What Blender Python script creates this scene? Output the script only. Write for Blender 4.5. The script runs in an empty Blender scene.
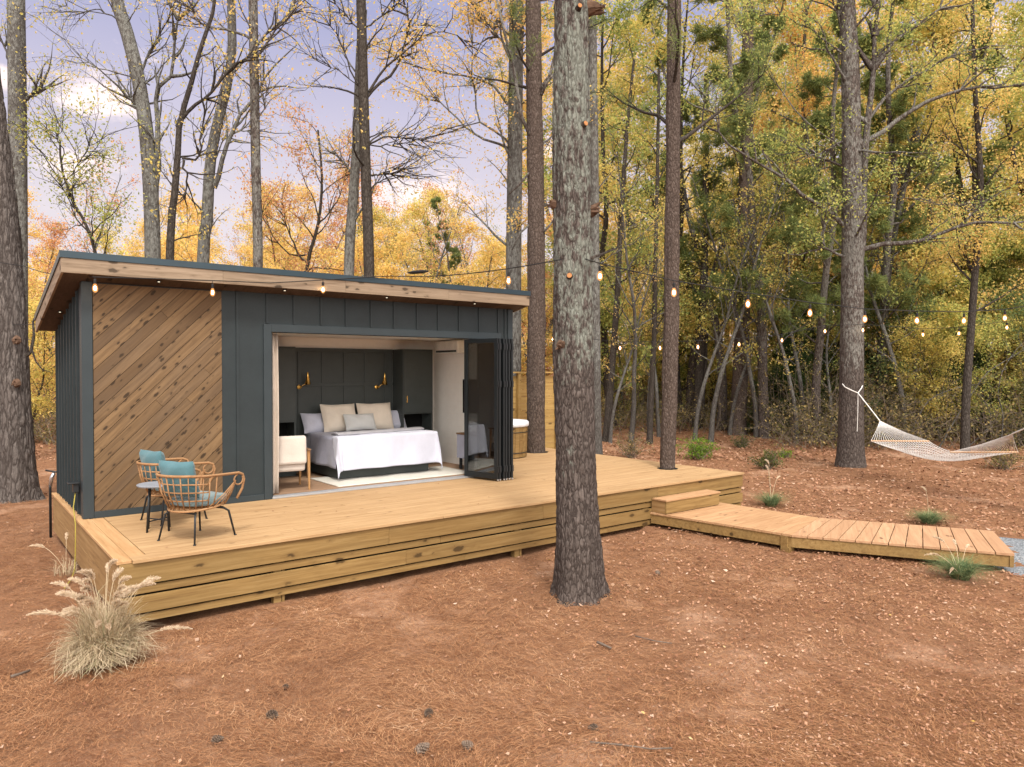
import bpy, math, random
import numpy as np
from mathutils import Vector, Matrix
R = math.radians
random.seed(7)
rs = np.random.default_rng(11)
S = bpy.context.scene
COL = S.collection

# ------------------------------------------------------------------ camera maths (only used to read positions off the plan)
DK = 0.74
F, YAW, PIT = 732.0, R(51.895), R(0.954)
CAM = np.array([-1.436, -8.341, DK + 1.95])
FW = np.array([math.cos(YAW) * math.cos(PIT), math.sin(YAW) * math.cos(PIT), -math.sin(PIT)])
RT = np.array([math.sin(YAW), -math.cos(YAW), 0.0])
UP = np.cross(RT, FW)


def ray(u, v):
    return FW + RT * (u - 512) / F + UP * (383.5 - v) / F


def PZ(u, v, z=0.0):                                # the point at height z seen at (u, v)
    d = ray(u, v)
    return CAM + d * ((z - CAM[2]) / d[2])


def PD(u, v, dep):                                  # the point dep metres ahead
    return CAM + ray(u, v) * dep


def PY(u, v, y):                                    # the point on the vertical plane y = const
    d = ray(u, v)
    return CAM + d * ((y - CAM[1]) / d[1])


# ------------------------------------------------------------------ numpy value noise
_perm = np.random.default_rng(3).permutation(4096)


def _h(ix, iy):
    return (_perm[(ix + _perm[iy & 4095]) & 4095] / 4095.0) * 2 - 1


def vnoise(x, y):
    x = np.asarray(x, float); y = np.asarray(y, float)
    ix = np.floor(x).astype(int); iy = np.floor(y).astype(int)
    fx = x - ix; fy = y - iy
    fx = fx * fx * (3 - 2 * fx); fy = fy * fy * (3 - 2 * fy)
    a = _h(ix, iy); b = _h(ix + 1, iy); c = _h(ix, iy + 1); d = _h(ix + 1, iy + 1)
    return (a * (1 - fx) + b * fx) * (1 - fy) + (c * (1 - fx) + d * fx) * fy


def fbm(x, y, o=3):
    s = 0; a = 1
    for k in range(o):
        s = s + a * vnoise(x * 2 ** k + 17.3 * k, y * 2 ** k + 5.1 * k); a *= 0.5
    return s


def gz(x, y):                                       # ground height
    x = np.asarray(x, float); y = np.asarray(y, float)
    dep = (x - CAM[0]) * math.cos(YAW) + (y - CAM[1]) * math.sin(YAW)
    rise = np.clip((dep - 27) * 0.07, 0, 2.6)
    for (tx, ty, th, tr_) in ((4.45, -2.11, .085, .5), (18.5, 1.75, .08, .9), (-.18, 9.34, .08, .9)):
        rise = rise + th * np.exp(-((x - tx) ** 2 + (y - ty) ** 2) / tr_ ** 2)
    rise = rise - .07 * np.exp(-((y + .15) / .7) ** 2) * ((x > -.5) & (x < 8))
    return rise + 0.045 * fbm(x * 0.45, y * 0.45) + 0.012 * fbm(x * 2.3, y * 2.3, 2)


# ------------------------------------------------------------------ materials
def srgb(r, g, b):
    f = lambda c: (c / 255 / 12.92) if c <= 10 else ((c / 255 + 0.055) / 1.055) ** 2.4
    return (f(r), f(g), f(b), 1)


class NT:
    def __init__(s, name):
        s.m = bpy.data.materials.new(name); s.m.use_nodes = True
        s.t = s.m.node_tree; s.t.nodes.clear()
        s.out = s.n('ShaderNodeOutputMaterial')

    def n(s, ty, **kw):
        nd = s.t.nodes.new(ty)
        for k, v in kw.items():
            if k[0] == '_': setattr(nd, k[1:], v)
            else:
                sk = nd.inputs[int(k[1:])] if k[0] == 'i' and k[1:].isdigit() else nd.inputs[k.replace('__', ' ')]
                s.set(sk, v)
        return nd

    def set(s, sk, v):
        if isinstance(v, bpy.types.NodeSocket): s.t.links.new(v, sk)
        elif isinstance(v, bpy.types.Node): s.t.links.new(v.outputs[0], sk)
        else: sk.default_value = v

    def coord(s, scale=(1, 1, 1), rot=(0, 0, 0), loc=None, vec=None):
        if vec is None: vec = s.n('ShaderNodeTexCoord').outputs['Object']
        mp = s.n('ShaderNodeMapping'); s.set(mp.inputs[0], vec)
        mp.inputs['Scale'].default_value = scale; mp.inputs['Rotation'].default_value = rot
        if loc is not None: s.set(mp.inputs['Location'], loc)
        return mp.outputs[0]

    def noise(s, vec, scale=5, detail=4, rough=.55, dist=0):
        return s.n('ShaderNodeTexNoise', Vector=vec, Scale=scale, Detail=detail, Roughness=rough, Distortion=dist).outputs[0]

    def ramp(s, fac, stops, interp='LINEAR'):
        nd = s.n('ShaderNodeValToRGB', Fac=fac); cr = nd.color_ramp; cr.interpolation = interp
        while len(cr.elements) < len(stops): cr.elements.new(.5)
        for e, (p, c) in zip(cr.elements, stops):
            e.position = p; e.color = c if len(c) == 4 else (*c, 1)
        return nd.outputs[0]

    def mix(s, fac, a, b, mode='MIX'):
        nd = s.t.nodes.new('ShaderNodeMix'); nd.data_type = 'RGBA'; nd.blend_type = mode
        s.set(nd.inputs[0], fac); s.set(nd.inputs[6], a); s.set(nd.inputs[7], b)
        return nd.outputs[2]

    def math(s, op, a, b=0.0, clamp=False):
        nd = s.t.nodes.new('ShaderNodeMath'); nd.operation = op; nd.use_clamp = clamp
        s.set(nd.inputs[0], a); s.set(nd.inputs[1], b)
        return nd.outputs[0]

    def maprange(s, v, a, b, c=0., d=1.):
        nd = s.t.nodes.new('ShaderNodeMapRange')
        for i, x in enumerate((v, a, b, c, d)): s.set(nd.inputs[i], x)
        return nd.outputs[0]

    def island(s): return s.n('ShaderNodeNewGeometry').outputs['Random Per Island']

    def bsdf(s, color, rough=.7, spec=.3, metal=0., bump=None, bs=.3, bd=.01, **kw):
        b = s.n('ShaderNodeBsdfPrincipled')
        s.set(b.inputs['Base Color'], color); s.set(b.inputs['Roughness'], rough)
        s.set(b.inputs['Metallic'], metal); s.set(b.inputs['Specular IOR Level'], spec)
        if bump is not None:
            bp = s.n('ShaderNodeBump', Height=bump, Strength=bs, Distance=bd)
            s.set(b.inputs['Normal'], bp)
        for k, v in kw.items(): s.set(b.inputs[k.replace('__', ' ')], v)
        s.t.links.new(b.outputs[0], s.out.inputs[0])
        return s.m


def m_plain(name, col, rough=.6, spec=.3, metal=0., var=.12, sc=6, bs=.15):
    t = NT(name); v = t.coord()
    n = t.noise(v, sc, 5, .6); n2 = t.noise(v, sc * 14, 3)
    c = t.mix(1.0, col, t.ramp(n, [(.3, (1 - var,) * 3), (.7, (1 + var,) * 3)]), 'MULTIPLY')
    return t.bsdf(c, t.maprange(n2, .3, .7, rough * .85, min(1, rough * 1.15)), spec, metal, n2, bs, .003)


def m_wood(name, base, dark, light, axis=0, rot=(0, 0, 0), knots=True, grain=1., rough=.7, vary=.35, grey=None, kscale=1.):
    """boards: each loose board of a mesh gets its own tone and its own stretch of grain; axis = board direction after rot"""
    t = NT(name); isl = t.island()
    off = t.n('ShaderNodeCombineXYZ', X=t.math('MULTIPLY', isl, 37.), Y=t.math('MULTIPLY', isl, 91.), Z=t.math('MULTIPLY', isl, 53.)).outputs[0]
    sc = [22, 22, 22]; sc[axis] = 1.1
    v0 = t.coord(rot=rot)
    v = t.coord(tuple(sc), loc=off, vec=v0)
    g1 = t.noise(v, 1.0, 6, .65, .6)
    sc2 = [90, 90, 90]; sc2[axis] = 3
    g2 = t.noise(t.coord(tuple(sc2), loc=off, vec=v0), 1.0, 3, .6)
    sc3 = [3, 3, 3]; sc3[axis] = .7
    g3 = t.noise(t.coord(tuple(sc3), loc=off, vec=v0), 1., 3)
    c = t.ramp(g1, [(.28, dark), (.5, base), (.72, light)])
    c = t.mix(t.maprange(isl, 0, 1, 0, vary), c, dark)
    c = t.mix(t.maprange(g3, .45, .75, 0, .45), c, grey or dark)
    c = t.mix(t.maprange(g2, .52, .7, 0, .3 * grain), c, dark)
    if knots:
        sk = [7 * kscale] * 3; sk[axis] = 3.2 * kscale
        vv = t.coord(tuple(sk), loc=off, vec=v0)
        wob = t.noise(vv, 3.5, 2)
        vw = t.n('ShaderNodeVectorMath', _operation='ADD'); t.set(vw.inputs[0], vv)
        t.set(vw.inputs[1], t.n('ShaderNodeCombineXYZ', X=t.math('MULTIPLY', wob, .35), Y=t.math('MULTIPLY', wob, .3), Z=t.math('MULTIPLY', wob, .3)))
        vo = t.n('ShaderNodeTexVoronoi', Vector=vw.outputs[0], Scale=1.0)
        thr = t.math('MULTIPLY', vo.outputs['Color'], .0)
        sel = t.n('ShaderNodeSeparateColor', Color=vo.outputs['Color'])
        size = t.maprange(sel.outputs[0], .32, 1., 0., .26 if knots is True else knots)
        kn = t.math('SUBTRACT', size, vo.outputs['Distance'])
        kd = tuple(x * .32 for x in dark[:3]) + (1,)
        c = t.mix(t.maprange(kn, -.16, 0.0, 0, .35), c, dark)
        c = t.mix(t.maprange(kn, -.01, .07, 0, .85), c, kd)
    return t.bsdf(c, rough, .25, 0, g1, .25, .004)


def m_bark(name, plate, furrow, hi, lichen=None, sc=(9, 9, 2.2), bs=.9):
    t = NT(name)
    rnd = t.n('ShaderNodeObjectInfo').outputs['Random']
    v = t.coord(sc)
    wob = t.n('ShaderNodeTexNoise', Vector=v, Scale=1.2, Detail=3)
    vw = t.n('ShaderNodeVectorMath', _operation='ADD'); t.set(vw.inputs[0], v); 
    wv = t.n('ShaderNodeVectorMath', _operation='SCALE'); t.set(wv.inputs[0], wob.outputs['Color']); wv.inputs['Scale'].default_value = 1.3
    t.set(vw.inputs[1], wv.outputs[0])
    vo = t.n('ShaderNodeTexVoronoi', _feature='DISTANCE_TO_EDGE', Vector=vw.outputs[0], Scale=1.).outputs[0]
    vc = t.n('ShaderNodeTexVoronoi', Vector=vw.outputs[0], Scale=1.)
    cell = t.n('ShaderNodeSeparateColor', Color=vc.outputs['Color']).outputs[0]
    fine = t.noise(t.coord((40, 40, 12)), 1., 5, .65)
    c = t.mix(t.maprange(cell, 0, 1), plate, hi)
    c = t.mix(t.maprange(fine, .35, .7), c, tuple(x * .55 for x in plate[:3]) + (1,))
    c = t.mix(t.maprange(vo, 0.0, .16, 1, 0), c, furrow)
    c = t.mix(t.maprange(rnd, 0, 1, 0, .3), c, furrow)
    if lichen:
        z = t.n('ShaderNodeSeparateXYZ', Vector=t.coord()).outputs[2]
        l1 = t.noise(t.coord((15, 15, 7)), 1., 5, .65)
        big = t.noise(t.coord((1.2, 1.2, .6)), 1., 2)
        f = t.math('ADD', t.math('MULTIPLY', l1, .7), t.math('MULTIPLY', big, .45))
        f = t.math('ADD', f, t.maprange(z, 0.6, 3., -.18, .025))
        f = t.maprange(f, .565, .645, 0, .72)
        f = t.math('MULTIPLY', f, t.maprange(vo, .0, .12, .45, 1.))
        c = t.mix(f, c, lichen)
    h = t.math('ADD', t.maprange(vo, 0, .3), t.math('MULTIPLY', fine, .35))
    return t.bsdf(c, .9, .1, 0, h, bs, .03)


def m_leaf(name, stops, trans=.5, jitter=.25):
    t = NT(name); isl = t.island()
    rnd = t.n('ShaderNodeObjectInfo').outputs['Random']
    f = t.math('ADD', t.math('MULTIPLY', isl, 1 - jitter), t.math('MULTIPLY', rnd, jitter))
    c = t.ramp(f, stops)
    d = t.n('ShaderNodeBsdfDiffuse', Color=c); tr = t.n('ShaderNodeBsdfTranslucent', Color=c)
    mx = t.n('ShaderNodeMixShader', Fac=trans); t.set(mx.inputs[1], d); t.set(mx.inputs[2], tr)
    t.t.links.new(mx.outputs[0], t.out.inputs[0])
    return t.m


def m_ground_leaf(name, stops, trans=.1, jitter=0):
    """needles and small leaves: mixed tones, older and darker in some drifts, fresher orange or bleached in others"""
    t = NT(name); isl = t.island()
    v = t.n('ShaderNodeNewGeometry').outputs['Position']
    n1 = t.noise(t.coord((.75, .75, .75), vec=v), 1., 4, .6); n2 = t.noise(t.coord((2.6, 2.6, 2.6), loc=(7, 3, 1), vec=v), 1., 3, .6)
    f = t.math('ADD', t.math('MULTIPLY', isl, .72), t.math('ADD', t.maprange(n1, .3, .7, -.06, .22), t.maprange(n2, .3, .7, -.06, .16)))
    c = t.ramp(f, stops)
    d = t.n('ShaderNodeBsdfDiffuse', Color=c)
    t.t.links.new(d.outputs[0], t.out.inputs[0])
    return t.m


def m_emit(name, col, st):
    t = NT(name); e = t.n('ShaderNodeEmission', Color=col, Strength=st)
    t.t.links.new(e.outputs[0], t.out.inputs[0]); return t.m


def m_fabric(name, col, weave=160., var=.1, rough=.95):
    t = NT(name); v = t.coord()
    n = t.noise(v, 4, 4); w = t.noise(t.coord((weave, weave, weave)), 1., 2)
    c = t.mix(1., col, t.ramp(n, [(.3, (1 - var,) * 3), (.7, (1 + var * .5,) * 3)]), 'MULTIPLY')
    h = t.math('ADD', w, t.math('MULTIPLY', t.noise(v, 9, 4, .6), 2.5))
    return t.bsdf(c, rough, .1, 0, h, .35, .01, Sheen__Weight=.2)


M = {}
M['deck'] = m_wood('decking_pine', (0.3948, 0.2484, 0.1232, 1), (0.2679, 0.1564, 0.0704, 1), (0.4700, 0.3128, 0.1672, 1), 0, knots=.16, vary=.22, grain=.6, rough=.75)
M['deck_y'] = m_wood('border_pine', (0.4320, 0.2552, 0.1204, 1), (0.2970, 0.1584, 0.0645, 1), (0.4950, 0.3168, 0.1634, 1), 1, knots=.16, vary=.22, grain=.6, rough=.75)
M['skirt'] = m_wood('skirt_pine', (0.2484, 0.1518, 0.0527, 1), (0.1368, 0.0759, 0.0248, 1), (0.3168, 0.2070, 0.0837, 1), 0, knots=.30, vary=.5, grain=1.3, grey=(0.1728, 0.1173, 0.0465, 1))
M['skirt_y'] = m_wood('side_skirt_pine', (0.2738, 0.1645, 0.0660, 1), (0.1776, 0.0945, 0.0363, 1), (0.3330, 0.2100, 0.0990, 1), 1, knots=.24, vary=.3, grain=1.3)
M['walk'] = m_wood('walkway_pine', (0.4140, 0.2430, 0.1260, 1), (0.2880, 0.1530, 0.0720, 1), (0.4860, 0.3150, 0.1710, 1), 0, knots=.2, vary=.3, grain=.8)
M['walk2'] = m_wood('walkway_boards', (0.4140, 0.2430, 0.1350, 1), (0.2880, 0.1530, 0.0810, 1), (0.4770, 0.3060, 0.1800, 1), 0, (0, 0, -R(28)), knots=.2, vary=.35, grain=.8)
M['clad'] = m_wood('diagonal_cedar', (0.1645, 0.0990, 0.0468, 1), (0.0805, 0.0475, 0.0240, 1), (0.2345, 0.1465, 0.0732, 1), 0, (0, R(45), 0), knots=.40, kscale=2.3, vary=.75, grain=1.6, grey=(0.1155, 0.0825, 0.0570, 1))
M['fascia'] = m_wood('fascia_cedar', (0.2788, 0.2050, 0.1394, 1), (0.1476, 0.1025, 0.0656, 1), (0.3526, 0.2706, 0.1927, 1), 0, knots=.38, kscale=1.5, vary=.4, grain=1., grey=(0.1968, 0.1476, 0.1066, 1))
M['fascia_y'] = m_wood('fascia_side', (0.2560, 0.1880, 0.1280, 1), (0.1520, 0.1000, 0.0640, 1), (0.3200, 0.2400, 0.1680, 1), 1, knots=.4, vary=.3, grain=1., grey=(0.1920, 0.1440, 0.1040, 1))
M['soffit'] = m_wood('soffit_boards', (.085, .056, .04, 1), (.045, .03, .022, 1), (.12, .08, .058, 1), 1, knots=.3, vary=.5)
M['fence'] = m_wood('fence_pine', (0.3760, 0.2400, 0.0800, 1), (0.2560, 0.1520, 0.0480, 1), (0.4320, 0.2960, 0.1200, 1), 0, knots=.3, vary=.35)
M['dark'] = m_plain('charcoal_siding', (0.0202, 0.0274, 0.0302, 1), .55, .3, 0, .12, 3, .1)
M['trimd'] = m_plain('charcoal_trim', (0.0254, 0.0347, 0.0391, 1), .45, .35, 0, .08, 3, .08)
M['metal_roof'] = m_plain('roof_flashing', (0.0240, 0.0435, 0.0562, 1), .35, .5, .3, .1, 3, .05)
M['frame'] = m_plain('door_frame', (0.0110, 0.0138, 0.0154, 1), .4, .4, .2, .05, 3, .05)
M['alu'] = m_plain('threshold_metal', (0.4125, 0.4200, 0.4350, 1), .35, .5, .5, .08)
M['white'] = m_plain('white_wall', (.82, .79, .74, 1), .8, .2, 0, .03)
M['ceil'] = m_plain('cream_ceiling', (.80, .75, .67, 1), .85, .2, 0, .03)
M['cab'] = m_plain('dark_green_panel', (.048, .056, .054, 1), .5, .3, 0, .08)
M['black'] = m_plain('black_metal', (.016, .018, .02, 1), .45, .4, .2, .1)
M['void'] = m_plain('niche_black', (.010, .010, .010, 1), .8, .1)
M['screen'] = m_plain('screen_black', (.006, .006, .007, 1), .15, .5, 0, .02, 3, 0)
M['floorw'] = m_wood('interior_floor', (.30, .19, .12, 1), (.2, .12, .07, 1), (.37, .25, .16, 1), 0, knots=.1)
M['rattan'] = m_wood('rattan', (0.3312, 0.1820, 0.0840, 1), (0.2016, 0.0980, 0.0420, 1), (0.4032, 0.2520, 0.1330, 1), 0, knots=False, vary=.4)
M['oak'] = m_wood('oak', (.36, .2, .08, 1), (.24, .12, .045, 1), (.42, .25, .12, 1), 2, knots=False)
M['walnut'] = m_wood('nightstand_wood', (.18, .1, .055, 1), (.1, .055, .03, 1), (.25, .15, .08, 1), 0, knots=False)
M['teal'] = m_fabric('teal_fabric', (0.0680, 0.1440, 0.1640, 1))
M['seatpad'] = m_fabric('grey_teal_fabric', (.16, .21, .21, 1))
M['cream'] = m_fabric('cream_fabric', (0.5280, 0.4640, 0.4080, 1))
M['beige'] = m_fabric('beige_linen', (0.6660, 0.5850, 0.4860, 1))
M['linen'] = m_fabric('white_linen', (0.4900, 0.4970, 0.5772, 1), var=.06)
M['lumbar'] = m_fabric('pale_linen', (0.5270, 0.5270, 0.5100, 1))
M['throw'] = m_fabric('grey_quilt', (.30, .29, .31, 1))
M['quilt'] = m_fabric('blue_grey_quilt', (0.3060, 0.3060, 0.3780, 1))
M['curtain'] = m_fabric('curtain_linen', (0.5280, 0.4480, 0.3760, 1))
M['rug'] = m_fabric('rug_wool', (0.5280, 0.4960, 0.4320, 1), 60)
M['brass'] = m_plain('brass', (.75, .47, .13, 1), .25, .5, 1., .05)
M['tabletop'] = m_plain('grey_tabletop', (.20, .21, .235, 1), .5)
M['ceramic'] = m_plain('white_ceramic', (.72, .70, .66, 1), .3, .5)
M['rope'] = m_plain('white_rope', (.72, .70, .66, 1), .85, .1)
M['cotton'] = m_plain('cotton_cord', (.66, .63, .60, 1), .9, .1)
M['bar'] = m_wood('spreader_bar', (.55, .36, .22, 1), (.4, .24, .14, 1), (.6, .42, .28, 1), 0, knots=False)
M['cable'] = m_plain('black_cable', (.018, .017, .017, 1), .6, .2)
M['ycord'] = m_plain('yellow_cord', (.30, .24, .04, 1), .6)
M['silver'] = m_plain('silver_metal', (.5, .5, .52, 1), .3, .5, .8)
M['vinyl'] = m_plain('white_cover', (.62, .64, .68, 1), .5)
M['cutwood'] = m_plain('cut_wood', (0.3840, 0.1760, 0.0720, 1), .85, .1, 0, .25, 30)
M['torn'] = m_plain('torn_limb_wood', (0.1000, 0.0600, 0.0400, 1), .9, .1, 0, .45, 14, .4)
M['cone'] = m_plain('pine_cone_scale', (.17, .125, .095, 1), .9, .1, 0, .3, 30)
M['twig'] = m_plain('dead_twig', (.13, .10, .08, 1), .9, .1, 0, .3, 10)
M['filament'] = m_emit('filament', (1., .70, .38, 1), 40.)
M['spot'] = m_emit('downlight_lens', (1., .85, .62, 1), 1.6)
M['lampglow'] = m_emit('lamp_globe', (1., .62, .3, 1), 60.)
# bulb glass: clear with warm glow of its own
t = NT('bulb_glass')
tr = t.n('ShaderNodeBsdfTransparent'); em = t.n('ShaderNodeEmission', Color=(1., .42, .13, 1), Strength=1.7)
mx = t.n('ShaderNodeMixShader', Fac=.30); t.set(mx.inputs[1], tr); t.set(mx.inputs[2], em)
t.t.links.new(mx.outputs[0], t.out.inputs[0]); M['bulb'] = t.m
t = NT('door_glass')
tr = t.n('ShaderNodeBsdfTransparent', Color=(.42, .44, .44, 1)); gl = t.n('ShaderNodeBsdfGlossy', Color=(.9, .9, .9, 1), Roughness=.02)
fr = t.n('ShaderNodeFresnel', IOR=1.5)
mx = t.n('ShaderNodeMixShader', Fac=t.math('MULTIPLY_ADD' if False else 'ADD', fr, .06)); t.set(mx.inputs[1], tr); t.set(mx.inputs[2], gl)
t.t.links.new(mx.outputs[0], t.out.inputs[0]); M['glass'] = t.m

M['bark_lichen'] = m_bark('bark_pine_lichen', (0.1020, 0.0816, 0.0714, 1), (0.0340, 0.0258, 0.0224, 1), (0.1462, 0.1190, 0.1054, 1), (0.2108, 0.2278, 0.1938, 1), (24, 24, 7.), .5)
M['bark_pine'] = m_bark('bark_pine', (0.1224, 0.0986, 0.0850, 1), (0.0408, 0.0313, 0.0272, 1), (0.1768, 0.1462, 0.1292, 1), (0.2040, 0.1972, 0.1768, 1), (17, 17, 5.5), .6)
M['bark_left'] = m_bark('bark_furrowed', (0.1258, 0.1054, 0.0952, 1), (0.0442, 0.0354, 0.0313, 1), (0.1734, 0.1496, 0.1360, 1), None, (13, 13, 2.7), .7)
M['bark_red'] = m_bark('bark_reddish_pine', (0.1292, 0.0952, 0.0782, 1), (0.0476, 0.0340, 0.0272, 1), (0.1768, 0.1360, 0.1156, 1), None, (24, 24, 9), .6)
M['bark_grey'] = m_bark('bark_grey', (0.1190, 0.1088, 0.0986, 1), (0.0578, 0.0510, 0.0456, 1), (0.1632, 0.1530, 0.1394, 1), (0.1972, 0.1972, 0.1802, 1), (14, 14, 5), .4)
M['bark_dark'] = m_bark('bark_dark', (0.0748, 0.0626, 0.0530, 1), (0.0306, 0.0245, 0.0204, 1), (0.1088, 0.0918, 0.0782, 1), None, (18, 18, 6), .5)

M['lf_yellow'] = m_leaf('leaf_yellow', [(0, (0.282, 0.319, 0.101)), (.3, (0.509, 0.462, 0.134)), (.65, (0.736, 0.579, 0.168)), (1, (0.835, 0.580, 0.218))])
M['lf_gold'] = m_leaf('leaf_gold', [(0, (0.483, 0.424, 0.128)), (.4, (0.786, 0.575, 0.177)), (.8, (0.850, 0.576, 0.224)), (1, (0.831, 0.427, 0.177))])
M['lf_orange'] = m_leaf('leaf_orange', [(0, (0.520, 0.358, 0.131)), (.4, (0.675, 0.392, 0.176)), (.8, (0.628, 0.281, 0.146)), (1, (0.448, 0.169, 0.103))])
M['lf_lime'] = m_leaf('leaf_lime', [(0, (0.186, 0.246, 0.085)), (.4, (0.329, 0.377, 0.110)), (.75, (0.550, 0.509, 0.152)), (1, (0.754, 0.575, 0.186))])
M['lf_green'] = m_leaf('leaf_green', [(0, (0.079, 0.121, 0.058)), (.5, (0.136, 0.190, 0.080)), (.85, (0.250, 0.286, 0.103)), (1, (0.454, 0.393, 0.131))])
M['needle'] = m_leaf('pine_needles', [(0, (.095, .13, .05)), (.6, (.20, .245, .085)), (1, (.34, .33, .11))], .35)
M['cedar'] = m_leaf('cedar_sprays', [(0, (.028, .05, .02)), (.6, (.055, .085, .028)), (1, (.10, .11, .035))], .15)
M['shrub'] = m_leaf('shrub_leaf', [(0, (.08, .15, .02)), (.6, (.16, .27, .03)), (1, (.26, .33, .05))], .3)
M['darkshrub'] = m_leaf('dark_shrub_leaf', [(0, (.05, .07, .02)), (.6, (.10, .12, .04)), (1, (.20, .16, .06))], .3)
M['brush'] = m_leaf('brush_leaf', [(0, (0.068, 0.068, 0.028)), (.35, (0.136, 0.120, 0.048)), (.7, (0.240, 0.184, 0.080)), (1, (0.384, 0.280, 0.112))], .25, 0)
M['brushtwig'] = m_plain('brush_twigs', (.19, .15, .115, 1), .9, .1, 0, .4, 4)
M['dryblade'] = m_leaf('dry_grass', [(0, (.22, .165, .10)), (.25, (.46, .36, .23)), (.8, (.70, .58, .41)), (.95, (.42, .37, .22)), (1, (.30, .31, .17))], .3, 0)
M['plume'] = m_leaf('grass_plume', [(0, (.60, .47, .33)), (1, (.80, .68, .52))], .4, 0)
M['greenblade'] = m_leaf('green_grass', [(0, (.09, .14, .07)), (.5, (.15, .21, .10)), (.85, (.24, .28, .12)), (1, (.45, .38, .2))], .3, 0)
M['needles'] = m_ground_leaf('pine_straw', [(0, (0.067, 0.028, 0.015)), (.25, (0.176, 0.075, 0.037)), (.55, (0.318, 0.151, 0.074)), (.85, (0.465, 0.258, 0.133)), (1, (0.646, 0.436, 0.275))], .1, 0)
M['litter'] = m_ground_leaf('leaf_litter', [(0, (.13, .055, .033)), (.35, (.25, .12, .07)), (.7, (.36, .20, .125)), (.95, (.46, .29, .20)), (1, (.58, .42, .32))], .15, 0)
M['palelitter'] = m_leaf('pale_leaf', [(0, (.36, .22, .14)), (.6, (.46, .31, .22)), (.93, (.56, .41, .31)), (1, (.56, .38, .08))], .2, 0)

# ground: pine straw over clay
t = NT('ground_pine_straw')
v = t.coord()
n1 = t.noise(v, .55, 4, .6); n2 = t.noise(v, 3.2, 5, .65); n3 = t.noise(t.coord((28, 60, 30)), 1., 4, .7, 1.5); n4 = t.noise(t.coord((70, 26, 30), (0, 0, .8)), 1., 4, .7, 1.5)
c = t.ramp(n2, [(.25, (.13, .055, .028, 1)), (.5, (.235, .108, .054, 1)), (.75, (.32, .165, .088, 1))])
c = t.mix(t.maprange(n3, .35, .65), c, t.ramp(n4, [(.3, (.085, .041, .026, 1)), (.7, (.36, .21, .125, 1))]))
c = t.mix(t.maprange(n1, .56, .66, 0, .75), c, (.42, .255, .165, 1))
c = t.mix(t.maprange(n1, .22, .40, .45, 0), c, (.25, .105, .065, 1))
M['ground'] = t.bsdf(c, .95, .05, 0, t.math('ADD', n3, n4), .7, .02)
t = NT('gravel_blue_grey')
vo = t.n('ShaderNodeTexVoronoi', Vector=t.coord(), Scale=55.)
c = t.ramp(t.n('ShaderNodeSeparateColor', Color=vo.outputs['Color']).outputs[0], [(0, (.10, .11, .12, 1)), (.5, (.20, .215, .235, 1)), (1, (.33, .345, .36, 1))])
M['gravel'] = t.bsdf(c, .85, .2, 0, vo.outputs['Distance'], .9, .02)


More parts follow.
